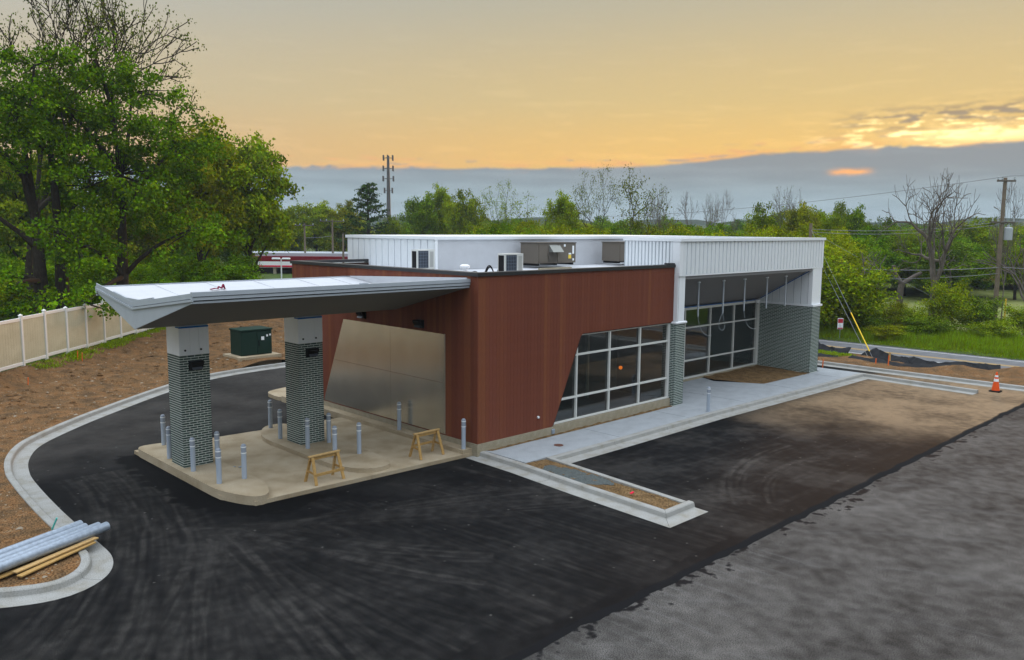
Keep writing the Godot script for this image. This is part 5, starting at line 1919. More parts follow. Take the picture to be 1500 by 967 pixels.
func right_background() -> void:
	var at := P(46.8, -0.1, -1.25)
	var U := utility_pole(at, 10.65, [[0.22, 0.62], [3.0, 0.8]], -0.78, "tall wooden utility pole with grey transformer can across the road")
	var s := Shape.new()
	s.lathe(PackedVector2Array([Vector2(0.0, 0.0), Vector2(0.26, 0.0), Vector2(0.27, 0.03), Vector2(0.27, 0.80), Vector2(0.20, 0.88), Vector2(0.0, 0.90)]), Vector3(0.42, 6.45, 0.1), 16)
	part("transformer_can", s, M.groove, U)
	s = Shape.new()
	s.lathe(PackedVector2Array([Vector2(0.04, 0.0), Vector2(0.06, 0.1), Vector2(0.03, 0.2), Vector2(0.05, 0.28), Vector2(0.0, 0.34)]), Vector3(0.42, 7.33, 0.1), 8)
	part("bushing", s, M.groove, U)
	var U2 := utility_pole(P(39.5, -0.1, 8.8), 7.5, [], 0.0, "utility pole whose top shows over the white parapet end")
	# wires from pole to pole and out of the picture
	var a := at
	var far := P(36.5, 0, -40.0)
	var back := P(39.5, 0, 8.8)
	var runs := [
		[a + Vector3(-0.9, 10.7, 0.5), P(52.0, 8.2, 38.0), 0.5, "highest wire running off left from the tall pole over the woods"],
		[a + Vector3(0.0, 7.75, 0.3), back + Vector3(0, 7.0, 0), 0.35, "middle wire between the tall pole and the parapet pole"],
		[a + Vector3(0.1, 7.6, 0.3), back + Vector3(0.1, 6.8, 0), 0.40, "wire just under the middle wire between the two roadside poles"],
		[a + Vector3(0.0, 4.6, 0.2), back + Vector3(0, 4.4, 0), 0.25, "thick low cable from the tall pole to the parapet pole"],
		[a + Vector3(0.0, 4.2, 0.2), back + Vector3(0, 3.7, 0), 0.30, "lowest cable from the tall pole to the parapet pole"],
		[a + Vector3(-0.9, 10.7, 0.5), far + Vector3(0, 10.9, 0), 0.4, "highest wire leaving the tall pole towards the picture edge"],
		[a + Vector3(0.0, 4.6, 0.2), far + Vector3(0, 4.9, 0), 0.3, "thick cable leaving the tall pole towards the picture edge"],
		[a + Vector3(0.0, 7.7, 0.2), far + Vector3(0, 7.9, 0), 0.3, "middle wire leaving the tall pole towards the picture edge"]]
	for r in runs:
		s = Shape.new()
		wire(s, r[0], r[1], r[2], 0.024 if "thick" in r[3] else 0.017)
		single("overhead_wire", s, M.wire, r[3], "wire", "overhead wires")
	# guy wires with a yellow guard, held by the parapet pole
	for k in [[0.0, "guy wire with yellow guard anchored behind the silt fence"], [1.0, "second guy wire beside the one with the yellow guard"]]:
		var G := thing("guy_wire", k[1], "guy wire", P(29.1, -0.1, -0.25 + 0.25 * k[0]), 0.0, "guy wires of the parapet pole")
		var top := P(39.5, 7.0 - 0.9 * k[0], 8.8) - G.position
		s = Shape.new()
		s.cyl(Vector3.ZERO, top, 0.012, 0.012, 5)
		part("wire", s, M.wire, G)
		if k[0] == 0.0:
			s = Shape.new()
			s.cyl(top * 0.045, top * 0.30, 0.032, 0.032, 8)
			part("guard", s, mat(lin(0.75, 0.52, 0.03), 0.5), G)
	s = Shape.new()
	wire(s, P(39.5, 6.9, 8.8), P(44.0, 2.0, 1.0), 0.1, 0.012)
	single("service_wire", s, M.wire, "slanting pale wire from the parapet pole down to the big bare tree", "wire")
	s = Shape.new()
	s.cyl(P(46.3, -0.1, -2.0), P(46.3, 2.4, -2.0), 0.05, 0.05, 8)
	single("marker_post", s, mat(lin(0.70, 0.48, 0.05), 0.6), "thin yellow marker post beside the tall utility pole", "post")
	# little red and white notice on the grass bank
	var N := thing("roadside_sign", "small red and white notice on a stake in the grass", "sign", P(35.9, -0.05, 4.7), -0.78)
	s = Shape.new()
	s.cyl(Vector3(0, -0.1, 0), Vector3(0, 0.8, 0), 0.015, 0.015, 6)
	part("stake", s, M.galv, N)
	s = Shape.new()
	s.cbox(Transform3D(Basis(), Vector3(0, 0.95, 0)), Vector3(0.36, 0.72, 0.02), 0.005)
	part("plate", s, M.reflect, N)
	boxed("red_field", -0.16, 0.16, 0.99, 1.26, -0.016, -0.011, mat(lin(0.45, 0.03, 0.05), 0.6), N)
	boxed("red_field", -0.16, 0.16, 0.61, 0.68, -0.016, -0.011, mat(lin(0.45, 0.03, 0.05), 0.6), N)
	for k in 3:
		boxed("print_line", -0.12, 0.12 - 0.05 * k, 0.72 + 0.09 * k, 0.75 + 0.09 * k, -0.016, -0.011, M.groove, N)


# ---------------------------------------------------------------- trees and plants

class Leaves:
	var v := PackedVector3Array()
	var n := PackedVector3Array()
	var c := PackedColorArray()
	var i := PackedInt32Array()
	var r: RandomNumberGenerator

	func leaf(p: Vector3, size: float, col: Color, up_bias := 0.5) -> void:
		var nn := Vector3(r.randfn(), r.randfn() + up_bias, r.randfn()).normalized()
		var u := nn.cross(Vector3(r.randfn(), r.randfn(), r.randfn())).normalized()
		var w := nn.cross(u)
		var a := size * r.randf_range(0.6, 1.25)
		var b := a * r.randf_range(0.5, 0.85)
		var k := v.size()
		v.append(p - u * a * 0.5); v.append(p + w * b * 0.5 + nn * a * 0.08); v.append(p + u * a * 0.5); v.append(p - w * b * 0.5 + nn * a * 0.08)
		for q in 4:
			n.append(nn)
			c.append(col)
		i.append(k); i.append(k + 1); i.append(k + 2); i.append(k); i.append(k + 2); i.append(k + 3)

	func mesh(m: Material) -> ArrayMesh:
		var arr := []
		arr.resize(Mesh.ARRAY_MAX)
		arr[Mesh.ARRAY_VERTEX] = v
		arr[Mesh.ARRAY_NORMAL] = n
		arr[Mesh.ARRAY_COLOR] = c
		arr[Mesh.ARRAY_INDEX] = i
		var out := ArrayMesh.new()
		out.add_surface_from_arrays(Mesh.PRIMITIVE_TRIANGLES, arr)
		out.surface_set_material(0, m)
		return out


func leaf_color(r: RandomNumberGenerator, clump: float) -> Color:
	var g := clump * r.randf_range(0.7, 1.3)
	var y := r.randf_range(0.8, 1.3)
	return Color(0.205 * g * y, 0.295 * g, 0.06 * g * r.randf_range(0.7, 1.2))


func limb(s: Shape, p: Vector3, q: Vector3, r0: float, r1: float, r: RandomNumberGenerator, seg := 6) -> void:
	var pts := PackedVector3Array()
	var rad := PackedFloat32Array()
	var l := p.distance_to(q)
	var wob := Vector3(r.randfn(), r.randfn() * 0.5, r.randfn()) * l * 0.05
	for i in 5:
		var t := i / 4.0
		pts.append(p.lerp(q, t) + wob * sin(PI * t) + Vector3(0, l * 0.10 * sin(PI * t * 0.9) * (0.5 if q.y > p.y else 0.2), 0))
		rad.append(lerpf(r0, r1, pow(t, 0.8)))
	s.tube(pts, rad, seg, false)


# a leafy tree of unit height h: the crown is many clumps of leaves on lobes, each clump hung on a branch
func leafy(sd: int, h: float, trunk_h: float, lobes: Array, clumps: int, per: int, size: float, clump_r: float, trunk_r: float, bottoms := []) -> Array:
	var r := RandomNumberGenerator.new()
	r.seed = sd
	var s := Shape.new()
	var lv := Leaves.new()
	lv.r = r
	if bottoms.is_empty():
		bottoms = [Vector3.ZERO]
	var tops := []
	for b in bottoms:
		var lean := Vector3(r.randfn() * 0.04 * h, 0, r.randfn() * 0.04 * h)
		var pts := PackedVector3Array()
		var rad := PackedFloat32Array()
		for i in 9:
			var t := i / 8.0
			pts.append(b + lean * t + Vector3(sin(t * 3.0 + b.x) * 0.02 * h, h * 0.86 * t - 0.4 * (1 - t), cos(t * 2.6) * 0.015 * h))
			rad.append(trunk_r * (1.25 - 1.15 * pow(t, 0.7)) + 0.01)
		rad[0] *= 1.35
		s.tube(pts, rad, 10, false)
		tops.append(pts)
	var total := 0.0
	for l in lobes:
		total += l[1].x * l[1].y * l[1].z
	for l in lobes:
		var c: Vector3 = l[0]
		var rr: Vector3 = l[1]
		var stem: PackedVector3Array = tops[0]
		for t in tops:
			if t[3].distance_to(c) < stem[3].distance_to(c):
				stem = t
		var k := clampi(int(8.0 * (c.y * 0.75) / (h * 0.86)), 2, 7)
		limb(s, stem[k], c, trunk_r * 0.45, trunk_r * 0.12, r, 7)
		var nl := maxi(6, int(clumps * rr.x * rr.y * rr.z / total))
		for q in nl:
			var d := Vector3(r.randfn(), r.randfn(), r.randfn()).normalized()
			var f := pow(r.randf(), 0.45)
			f *= 1.0 + 0.22 * sin(d.x * 5.0 + d.y * 4.0 + sd) * sin(d.z * 6.0 + 1.0)
			var p := c + d * rr * f
			if q % 3 == 0:
				limb(s, c.lerp(p, 0.15), p, trunk_r * 0.13, 0.012, r, 4)
			var tone := r.randf_range(0.55, 1.4)
			for j in per:
				var off := Vector3(r.randfn(), r.randfn() * 0.65, r.randfn()) * clump_r
				lv.leaf(p + off, size, leaf_color(r, tone))
	return [s.mesh(M.bark), lv.mesh(M.leaf.green)]


var spread := 0.0

func twig(s: Shape, lv: Leaves, p: Vector3, d: Vector3, l: float, rad: float, level: int, most: int, r: RandomNumberGenerator, leaf_n: int, leaf_size: float, thin: float) -> void:
	var pts := PackedVector3Array([p])
	var rs := PackedFloat32Array([rad])
	var dir := d
	var here := p
	var n := 4 if level < 2 else 3
	for i in n:
		dir = (dir + Vector3(r.randfn(), r.randfn() * 0.6 + 0.25, r.randfn()) * 0.16).normalized()
		here += dir * l / n
		pts.append(here)
		rs.append(lerpf(rad, maxf(rad * 0.55, thin), float(i + 1) / n))
	s.tube(pts, rs, 7 if level == 0 else (5 if level < 3 else 3), false)
	if level >= most:
		for j in leaf_n:
			lv.leaf(here + Vector3(r.randfn(), r.randfn() * 0.6, r.randfn()) * (leaf_size * 1.5 if leaf_n < 40 else 0.55), leaf_size, leaf_color(r, r.randf_range(0.6, 1.2)))
		return
	var kids := 3 if level < 2 else 2 + int(r.randf() < 0.5)
	for k in kids:
		var a := TAU * (k + r.randf() * 0.6) / kids
		var side := dir.cross(Vector3.UP if absf(dir.y) < 0.95 else Vector3.RIGHT).normalized()
		var q := side * cos(a) + dir.cross(side) * sin(a)
		var sp := r.randf_range(0.35, 0.75) + spread
		twig(s, lv, here, (dir + q * sp).normalized(), l * r.randf_range(0.62, 0.85), maxf(rad * 0.55, thin), level + 1, most, r, leaf_n, leaf_size, thin)
	if level > 0:
		var mid := pts[2]
		var q2 := Vector3(r.randfn(), 0.5, r.randfn()).normalized()
		twig(s, lv, mid, (dir + q2).normalized(), l * 0.6, maxf(rad * 0.4, thin), level + 1, most, r, leaf_n, leaf_size, thin)


func open_tree(sd: int, h: float, levels: int, leaf_n: int, leaf_size: float, trunk: float, bark: Material, lean: Vector3, thin := 0.012, first := 0.34) -> Array:
	var r := RandomNumberGenerator.new()
	r.seed = sd
	var s := Shape.new()
	var lv := Leaves.new()
	lv.r = r
	twig(s, lv, Vector3(0, -0.3, 0), (Vector3.UP + lean).normalized(), h * first, trunk, 0, levels, r, leaf_n, leaf_size, thin)
	return [s.mesh(bark), lv.mesh(M.leaf.tuft) if leaf_n > 0 else null]


func pine_tree() -> Array:
	var r := RandomNumberGenerator.new()
	r.seed = 77
	var s := Shape.new()
	var lv := Leaves.new()
	lv.r = r
	s.tube(PackedVector3Array([Vector3(0, -0.3, 0), Vector3(0.1, 5, 0), Vector3(0, 10, 0)]), PackedFloat32Array([0.25, 0.17, 0.04]), 8, false)
	for k in 46:
		var y := 2.2 + 7.7 * pow(k / 46.0, 0.85)
		var a := k * 2.4
		var l := (10.6 - y) * 0.42 * r.randf_range(0.6, 1.15) + 0.3
		var q := Vector3(cos(a) * l, y + l * 0.22, sin(a) * l)
		limb(s, Vector3(0, y, 0), q, 0.05, 0.015, r, 4)
		for j in 90:
			var t := pow(r.randf(), 0.5)
			lv.leaf(Vector3(0, y, 0).lerp(q, t) + Vector3(r.randfn(), r.randfn() * 0.5 + 0.2, r.randfn()) * 0.2, 0.26, leaf_color(r, r.randf_range(0.6, 1.1)))
	return [s.mesh(M.bark), lv.mesh(M.leaf.pine)]


# how much a tree of this kind must be scaled to stand h metres high and w metres wide
func fit(proto: Array, h: float, w: float) -> Vector3:
	var box: AABB = proto[0].get_aabb()
	if proto[1]:
		box = box.merge(proto[1].get_aabb())
	var wide := (box.size.x + box.size.z) * 0.5
	return Vector3(w / wide, h / box.end.y, w / wide)


func put_tree(kind: String, proto: Array, at: Vector3, size: Vector3, turn: float, leafm: String, label: String, category := "tree", group := "") -> Node3D:
	var T := thing(kind, label, category, at, 0.0, group)
	var f := Transform3D(Basis(Vector3.UP, turn) * Basis.from_scale(size), Vector3.ZERO)
	inst("trunk", proto[0], null, f, T)
	if proto[1]:
		inst("crown", proto[1], M.leaf[leafm] if leafm else null, f, T)
	return T


func lobes_round(sd: int, h: float, w: float, low: float, n: int) -> Array:
	var r := RandomNumberGenerator.new()
	r.seed = sd
	var out := []
	var mid := (h + low) * 0.5
	var hh := (h - low) * 0.5
	out.append([Vector3(0, mid, 0), Vector3(w * 0.33, hh * 0.66, w * 0.33)])
	for i in n:
		var a := i * 2.4 + r.randf() * 0.5
		var t := -0.8 + 1.7 * (i + 0.5) / n
		var ring := sqrt(maxf(0.05, 1.0 - t * t * 0.85)) * w * 0.34
		var sz := w * r.randf_range(0.17, 0.26)
		out.append([Vector3(cos(a) * ring, mid + t * hh * 0.80, sin(a) * ring), Vector3(sz, sz * 0.72, sz)])
	return out


func vegetation() -> void:
	var r := RandomNumberGenerator.new()
	r.seed = 21
	# kinds, each built once
	var K := {}
	K.broad = leafy(101, 10.0, 3.0, lobes_round(1, 10.0, 8.0, 1.6, 13), 320, 78, 0.24, 0.33, 0.22)
	K.oval = leafy(102, 10.0, 3.0, lobes_round(2, 10.0, 5.6, 1.8, 12), 270, 78, 0.22, 0.29, 0.20)
	K.wide = leafy(103, 10.0, 3.0, lobes_round(3, 10.0, 7.0, 1.2, 15), 320, 74, 0.24, 0.33, 0.22)
	K.bush = leafy(104, 4.0, 1.0, lobes_round(4, 4.0, 3.2, 0.1, 9), 190, 44, 0.13, 0.24, 0.05)
	K.bare = open_tree(111, 10.0, 5, 1, 0.14, 0.16, M.bark_pale, Vector3(0.05, 0, 0.02), 0.016, 0.30)
	K.bare2 = open_tree(112, 10.0, 5, 0, 0.1, 0.15, M.bark_pale, Vector3(-0.05, 0, 0.04), 0.016, 0.28)
	spread = 0.25
	K.slim = open_tree(113, 10.0, 3, 60, 0.20, 0.17, M.bark, Vector3(0.06, 0, 0.0), 0.03, 0.50)
	K.slim2 = open_tree(116, 10.0, 3, 60, 0.20, 0.17, M.bark, Vector3(0.25, 0, 0.20), 0.03, 0.46)
	spread = 0.0
	K.pine = pine_tree()

	# --- the big trees on the far side of the fence
	var big := []
	for q in [[Vector3(0, 11.0, 0), Vector3(4.0, 3.0, 4.0)], [Vector3(-3.2, 12.2, 1.0), Vector3(3.0, 2.4, 3.0)], [Vector3(2.4, 13.2, -0.6), Vector3(2.8, 2.2, 2.8)], [Vector3(-4.8, 8.4, -1.5), Vector3(2.6, 2.0, 2.6)], [Vector3(3.6, 8.6, -2.0), Vector3(2.5, 2.0, 2.5)], [Vector3(0.3, 14.8, 0.4), Vector3(2.2, 1.4, 2.2)], [Vector3(-4.6, 4.2, 1.5), Vector3(2.4, 1.5, 2.2)], [Vector3(-2.2, 3.0, 3.6), Vector3(2.2, 1.1, 1.8)]]:
		big.append(q)
	var hero := leafy(121, 16.0, 5.0, big, 240, 120, 0.19, 0.31, 0.42, [Vector3(0, 0, 0), Vector3(0.9, 0, -0.7)])
	put_tree("maple_tree", hero, P(-3.4, 0.6, 32.9), Vector3(1.0, 1.0, 1.0), 0.0, "maple", "big dark green maple at the picture edge, two trunks behind the fence")
	var big2 := []
	for q in [[Vector3(0.4, 8.2, 0), Vector3(4.0, 4.0, 4.0)], [Vector3(3.0, 9.6, 1.4), Vector3(2.8, 2.4, 2.8)], [Vector3(-2.4, 11.4, 0), Vector3(2.8, 2.6, 2.8)], [Vector3(1.6, 12.6, -1.0), Vector3(2.4, 1.9, 2.4)], [Vector3(3.4, 5.4, 2.4), Vector3(2.5, 2.0, 2.4)], [Vector3(-2.6, 4.6, 2.4), Vector3(2.6, 2.0, 2.4)], [Vector3(-3.3, 2.1, 5.6), Vector3(1.9, 0.9, 1.4)], [Vector3(-0.8, 13.8, 0.8), Vector3(1.8, 1.3, 1.8)]]:
		big2.append(q)
	var hero2 := leafy(122, 15.0, 5.0, big2, 300, 120, 0.19, 0.31, 0.36)
	put_tree("maple_tree", hero2, P(0.4, 0.6, 31.9), Vector3(1.05, 1.12, 1.05), 0.0, "maple", "big dark green maple whose low boughs hang over the vinyl fence")
	var tall := open_tree(123, 25.0, 5, 14, 0.20, 0.42, M.bark, Vector3(0.0, 0, 0.0), 0.034, 0.30)
	put_tree("tall_tree", tall, P(-1.6, 0.6, 41.8), fit(tall, 24.5, 15.0), 0.0, "tuft", "tall half-bare tree with budding branches above the maples")
	var rows := [
		["oval", 9.6, 42.0, 14.6, 7.6, "olive", "yellow-green tree rising just behind the canopy's outer end", 0.5],
		["oval", 14.5, 43.3, 14.2, 8.0, "green", "full green tree between the canopy and the filling station", 2.0],
		["broad", 2.5, 60.6, 14.3, 11.6, "bright", "bright green tree seen through the maples at the picture edge", 1.0],
		["wide", 10.7, 59.6, 11.5, 10.5, "olive", "olive tree low behind the second maple", 3.0],
		["broad", -8.0, 50.0, 13.0, 10.0, "dark", "dark tree filling the gap behind the first maple's trunks", 3.6],
		["broad", 47.6, 97.6, 11.3, 8.2, "bright", "bright round tree above the filling station roof", 0.2],
		["oval", 52.0, 96.1, 11.4, 7.8, "bright", "bright tree behind the left utility pole", 1.2],
		["broad", 56.3, 94.8, 11.5, 8.4, "olive", "yellow-green tree behind the taller utility pole", 2.4],
		["pine", 52.2, 82.0, 13.4, 10.0, "pine", "dark pine with layered boughs left of the cell tower", 0.0],
		["broad", 57.6, 83.7, 9.1, 5.4, "green", "small round tree at the foot of the cell tower", 1.7],
		["oval", 54.6, 72.7, 12.0, 6.0, "dark", "dark tree right of the cell tower", 0.8],
		["oval", 59.9, 74.4, 13.6, 5.8, "green", "tallest of the clump right of the cell tower", 2.9],
		["broad", 57.0, 66.1, 12.4, 7.2, "bright", "broad bright tree closing the clump right of the cell tower", 1.4],
		["slim", 45.5, 46.6, 12.8, 5.0, "green", "thin leaning tree with a tuft of leaves at its tip", 2.2],
		["slim2", 45.9, 43.4, 11.0, 7.0, "green", "slanting sparse tree right of the thin leaning one", 0.4],
		["oval", 57.7, 48.7, 11.8, 5.1, "green", "rounded tree above the middle of the white parapet", 2.6],
		["slim", 49.3, 35.9, 14.0, 5.5, "tuft", "taller upright stem of the airy pair above the parapet", 0.9],
		["slim2", 50.0, 33.8, 13.8, 8.5, "tuft", "slanting stem of the airy pair above the parapet", 5.2],
		["bare", 61.9, 37.5, 12.2, 3.8, "tuft", "bare grey tree next to the airy pair", 0.3],
		["bare2", 72.7, 41.0, 12.0, 3.7, "", "first of three thin bare trees over the parapet", 1.8],
		["bare", 76.9, 41.1, 11.9, 3.4, "tuft", "second of three thin bare trees over the parapet", 3.3],
		["bare2", 71.4, 35.3, 12.0, 2.6, "", "third of three thin bare trees over the parapet", 4.4],
		["broad", 70.7, 29.0, 10.4, 6.7, "green", "dense green tree above the right half of the fascia", 0.6],
		["oval", 61.2, 20.1, 10.1, 4.6, "olive", "golden-green tree behind the parapet end pole", 1.9],
		["bare", 68.0, 24.6, 12.0, 3.7, "tuft", "pale bare tree sticking out over the golden-green tree", 5.0],
		["broad", 65.8, 19.8, 10.2, 5.3, "green", "round green tree just right of the white parapet end", 2.7],
		["oval", 70.4, 19.5, 10.0, 4.4, "dark", "narrow dark tree second from the white parapet end", 0.1],
		["broad", 74.7, 18.1, 8.8, 5.6, "dark", "lower dark tree under the far hills", 3.8],
		["wide", 72.7, 14.5, 7.8, 5.2, "green", "rounded tree left of the big bare tree's crown", 1.1],
		["broad", 91.7, 12.7, 9.0, 10.5, "green", "wide green tree behind the tall utility pole", 4.1],
		["wide", 69.1, 9.6, 6.8, 7.3, "dark", "dark low tree behind the big bare trunk", 2.0],
		["broad", 76.4, 5.2, 6.4, 6.8, "green", "green tree at the picture edge right of the tall pole", 5.5],
		["bare2", 53.1, 0.0, 11.0, 2.6, "", "bare slim tree right of the tall utility pole", 0.7]]
	for q in rows:
		var kinds := {"pine": "pine_tree", "bare": "bare_tree", "bare2": "bare_tree", "slim": "slender_tree", "slim2": "slender_tree"}
		put_tree(kinds.get(q[0], "leafy_tree"), K[q[0]], P(q[1], -0.1 if q[1] > 20.0 else 0.5, q[2]), fit(K[q[0]], q[3], q[4]), q[7], q[5], q[6])
	# --- the big bare tree and its neighbours across the road
	spread = 0.22
	var bt := open_tree(131, 12.5, 5, 0, 0.1, 0.52, M.bark_pale, Vector3(0.02, 0, -0.03), 0.020, 0.30)
	put_tree("bare_tree", bt, P(43.1, -0.1, 1.5), fit(bt, 11.2, 7.4), 0.4, "", "great bare grey tree with a forked crown across the road")
	spread = 0.0
	var s := Shape.new()
	var D := thing("dead_trunk", "broken dead trunk with two stubs beyond the road", "tree", P(43.6, -0.1, 4.0))
	s.tube(PackedVector3Array([Vector3(0, -0.2, 0), Vector3(0.05, 1.5, 0), Vector3(0.0, 3.0, 0.05), Vector3(0.1, 3.4, 0.1)]), PackedFloat32Array([0.30, 0.24, 0.21, 0.22]), 9)
	part("trunk", s, M.bark_pale, D)
	for q in [[Vector3(0.05, 3.3, 0.08), Vector3(-0.25, 4.1, -0.35), Vector3(-0.30, 4.6, -0.40)], [Vector3(0.1, 3.3, 0.1), Vector3(0.7, 3.8, 0.6), Vector3(1.1, 4.1, 1.0)]]:
		s = Shape.new()
		s.tube(PackedVector3Array(q), PackedFloat32Array([0.19, 0.15, 0.13]), 8)
		part("stub", s, M.bark_pale, D)
	for q in [[40.0, 4.8, Vector3(0.25, 0, 0.2), 141, "thin crooked bare trunk between the leafy shrubs and the dead trunk", 6.0], [46.5, -3.2, Vector3(0.3, 0, 0.1), 142, "leaning bare trunk right of the tall utility pole's foot", 6.5]]:
		put_tree("bare_tree", open_tree(q[3], q[5], 3, 0, 0.1, 0.16, M.bark_pale, q[2], 0.02, 0.42), P(q[0], -0.1, q[1]), Vector3.ONE, 0.0, "", q[4])
	var shrubs := [
		[37.4, 6.6, 5.6, 1.35, "bright", "tall bright shrub just past the brick end wall across the road"],
		[38.6, 5.2, 5.0, 1.2, "green", "dense green shrub left of the crooked bare trunk"],
		[41.5, 5.6, 3.0, 1.0, "bright", "light shrub wrapped round the foot of the dead trunk"],
		[40.6, 3.1, 2.4, 0.9, "olive", "low yellowish shrub before the dead trunk"],
		[42.0, 0.2, 4.0, 0.95, "bright", "upright bright sapling right of the great bare tree"],
		[43.9, -1.0, 2.9, 1.1, "dark", "dark rounded shrub left of the tall pole's foot"],
		[40.2, 1.7, 2.1, 0.9, "green", "low shrub at the foot of the great bare tree"],
		[45.6, -3.4, 2.3, 1.0, "green", "shrub at the picture edge below the tall pole"],
		[37.6, 8.6, 6.0, 1.4, "green", "tall shrub half hidden by the brick end wall"],
		[38.2, 3.9, 1.7, 1.0, "dark", "low dark shrub before the crooked bare trunk"],
		[39.2, 0.4, 1.6, 1.1, "dark", "low dark shrub at the road bank below the bright sapling"],
		[41.4, -2.6, 1.5, 1.1, "green", "low green shrub between the road and the tall pole"],
		[37.0, 2.2, 1.1, 0.9, "olive", "smallest yellowish shrub close to the road edge line"]]
	for q in shrubs:
		var k: float = q[2] / 4.0
		put_tree("shrub", K.bush, P(q[0], -0.05, q[1]), Vector3(q[3] * maxf(k, 0.8), k, q[3] * maxf(k, 0.8)), r.randf() * TAU, q[4], q[5], "shrub")

	# --- the wood that closes the view: one mass
	var where := []
	var tint := []
	var add := func(a: float, b: float, h: float, w: float, c: Color) -> void:
		where.append(Transform3D(Basis(Vector3.UP, r.randf() * TAU) * Basis.from_scale(Vector3(w, h / 10.0, w)), P(a, -0.4, b)))
		tint.append(c)
	var eye := Vector2(-16.64, -18.54)
	var tones := [Color(0.85, 1.05, 0.6), Color(1.45, 1.25, 0.5), Color(0.65, 0.9, 0.6), Color(1.6, 1.35, 0.5)]
	for i in 70:   # low green growth right behind the building
		var x := r.randf_range(-0.06, 0.40)
		var z := r.randf_range(66.0, 92.0)
		var p := eye + Vector2(0.6985, 0.7156) * z + Vector2(0.7156, -0.6985) * x * z
		add.call(p.x, p.y, r.randf_range(6.2, 8.0) + (z - 66.0) * 0.02, r.randf_range(0.6, 0.85), tones[[1, 3, 0, 1][r.randi() % 4]])
	for i in 90:   # behind, all the way across
		var x := r.randf_range(-0.75, 0.75)
		var z := r.randf_range(125.0, 230.0)
		var p := eye + Vector2(0.6985, 0.7156) * z + Vector2(0.7156, -0.6985) * x * z
		add.call(p.x, p.y, r.randf_range(7.0, 10.5), r.randf_range(0.8, 1.3), tones[r.randi() % 3])
	for i in 75:   # woods across the field
		var x := r.randf_range(0.34, 0.78)
		var z := r.randf_range(84.0, 120.0)
		var p := eye + Vector2(0.6985, 0.7156) * z + Vector2(0.7156, -0.6985) * x * z
		add.call(p.x, p.y, r.randf_range(5.5, 8.2), r.randf_range(0.8, 1.2), tones[[0, 2, 2, 0][r.randi() % 4]])
	for i in 40:   # left, beyond the far street
		var x := r.randf_range(-0.80, -0.22)
		var z := r.randf_range(84.0, 125.0)
		var p := eye + Vector2(0.6985, 0.7156) * z + Vector2(0.7156, -0.6985) * x * z
		if p.distance_to(Vector2(38, 84)) > 16.0 and (x < -0.33 or z > 114.0):
			add.call(p.x, p.y, r.randf_range(7.0, 11.0), r.randf_range(0.9, 1.3), tones[r.randi() % 4])
	for i in 34:   # undergrowth behind the vinyl fence
		var x := r.randf_range(-0.68, -0.345)
		var z := r.randf_range(54.0, 72.0)
		var p := eye + Vector2(0.6985, 0.7156) * z + Vector2(0.7156, -0.6985) * x * z
		add.call(p.x, p.y, r.randf_range(2.6, 5.5), r.randf_range(0.5, 0.8), tones[r.randi() % 3])
	for i in 60:   # behind the camera, where the window panes look
		var an := r.randf_range(-2.9, -0.2) - 0.4
		var d := r.randf_range(62.0, 85.0)
		var p := Vector2(cos(an), sin(an)) * d
		add.call(p.x, p.y, r.randf_range(7.0, 10.0), r.randf_range(0.9, 1.4), tones[r.randi() % 3])
	var mm := MultiMesh.new()
	mm.transform_format = MultiMesh.TRANSFORM_3D
	mm.mesh = K.broad[1].duplicate()
	mm.mesh.surface_set_material(0, M.leaf.green)
	mm.use_colors = true
	mm.instance_count = where.size()
	for i in where.size():
		mm.set_instance_transform(i, where[i])
		mm.set_instance_color(i, tint[i])
	var mi := MultiMeshInstance3D.new()
	mi.name = "woods"
	mi.multimesh = mm
	mi.set_meta("kind", "stuff")
	tag(mi, "mixed green woods closing the view on every side", "woods")
	add_child(mi)

	# --- rough grass and weeds on the road bank
	var lv := Leaves.new()
	lv.r = r
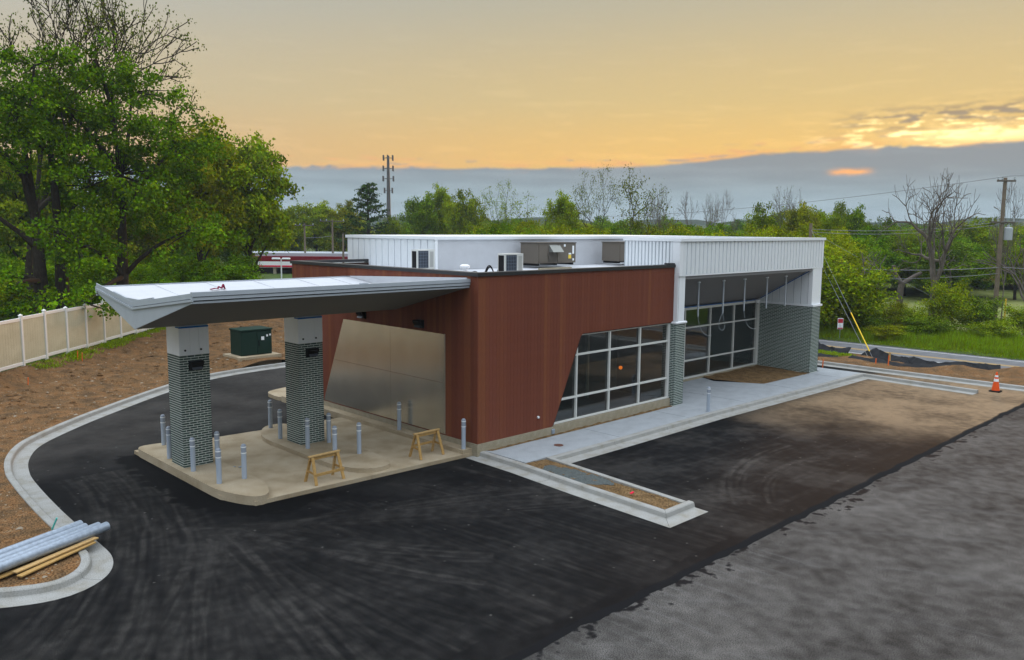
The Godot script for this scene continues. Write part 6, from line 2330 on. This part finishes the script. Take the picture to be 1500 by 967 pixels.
	for i in 26:
		var p := Vector3(r.randfn() * 0.16, 0, r.randfn() * 0.16)
		var q := p + Vector3(r.randfn() * 0.12, r.randf_range(0.2, 0.5), r.randfn() * 0.12)
		var side := Vector3(r.randfn(), 0, r.randfn()).normalized() * 0.022
		var k := lv.v.size()
		lv.v.append(p - side); lv.v.append(p + side); lv.v.append(q)
		var nn := (q - p).cross(side).normalized()
		var col := leaf_color(r, r.randf_range(0.8, 1.3))
		for j in 3:
			lv.n.append(nn); lv.c.append(col); lv.i.append(k + j)
	mm = MultiMesh.new()
	mm.transform_format = MultiMesh.TRANSFORM_3D
	mm.mesh = lv.mesh(M.leaf.green)
	where = []
	for i in 5200:
		var p := Vector2(r.randf_range(35.4, 43.0), r.randf_range(-14.0, 16.0))
		var k := r.randf_range(0.4, 1.3) * smooth(35.2, 37.0, p.x) * (0.8 + 1.1 * lumps.get_noise_2d(p.x * 7.0, p.y * 7.0)) + 0.2
		where.append(Transform3D(Basis(Vector3.UP, r.randf() * TAU) * Basis.from_scale(Vector3(1.2, k, 1.2)), P(p.x, -0.14 + 0.25 * smooth(35.3, 38.0, p.x) - 0.05, p.y)))
	for i in 150:
		var p := Vector2(r.randf_range(28.0, 29.2), r.randf_range(0.9, 5.0))
		where.append(Transform3D(Basis(Vector3.UP, r.randf() * TAU) * Basis.from_scale(Vector3(1, 0.3, 1)), P(p.x, verge_height(p) - 0.03, p.y)))
	for i in 260:
		var t := r.randf_range(0.0, 26.0)
		var p := fence_from + fence_dir * t + Vector2(0.7156, -0.6985) * r.randf_range(0.15, 0.8)
		where.append(Transform3D(Basis(Vector3.UP, r.randf() * TAU) * Basis.from_scale(Vector3(1, 0.4, 1)), P(p.x, bank_height(p) - 0.03, p.y)))
	mm.instance_count = where.size()
	for i in where.size():
		mm.set_instance_transform(i, where[i])
	mi = MultiMeshInstance3D.new()
	mi.name = "weeds"
	mi.multimesh = mm
	mi.set_meta("kind", "stuff")
	tag(mi, "rough grass and weeds on the bank beyond the road", "grass")
	add_child(mi)
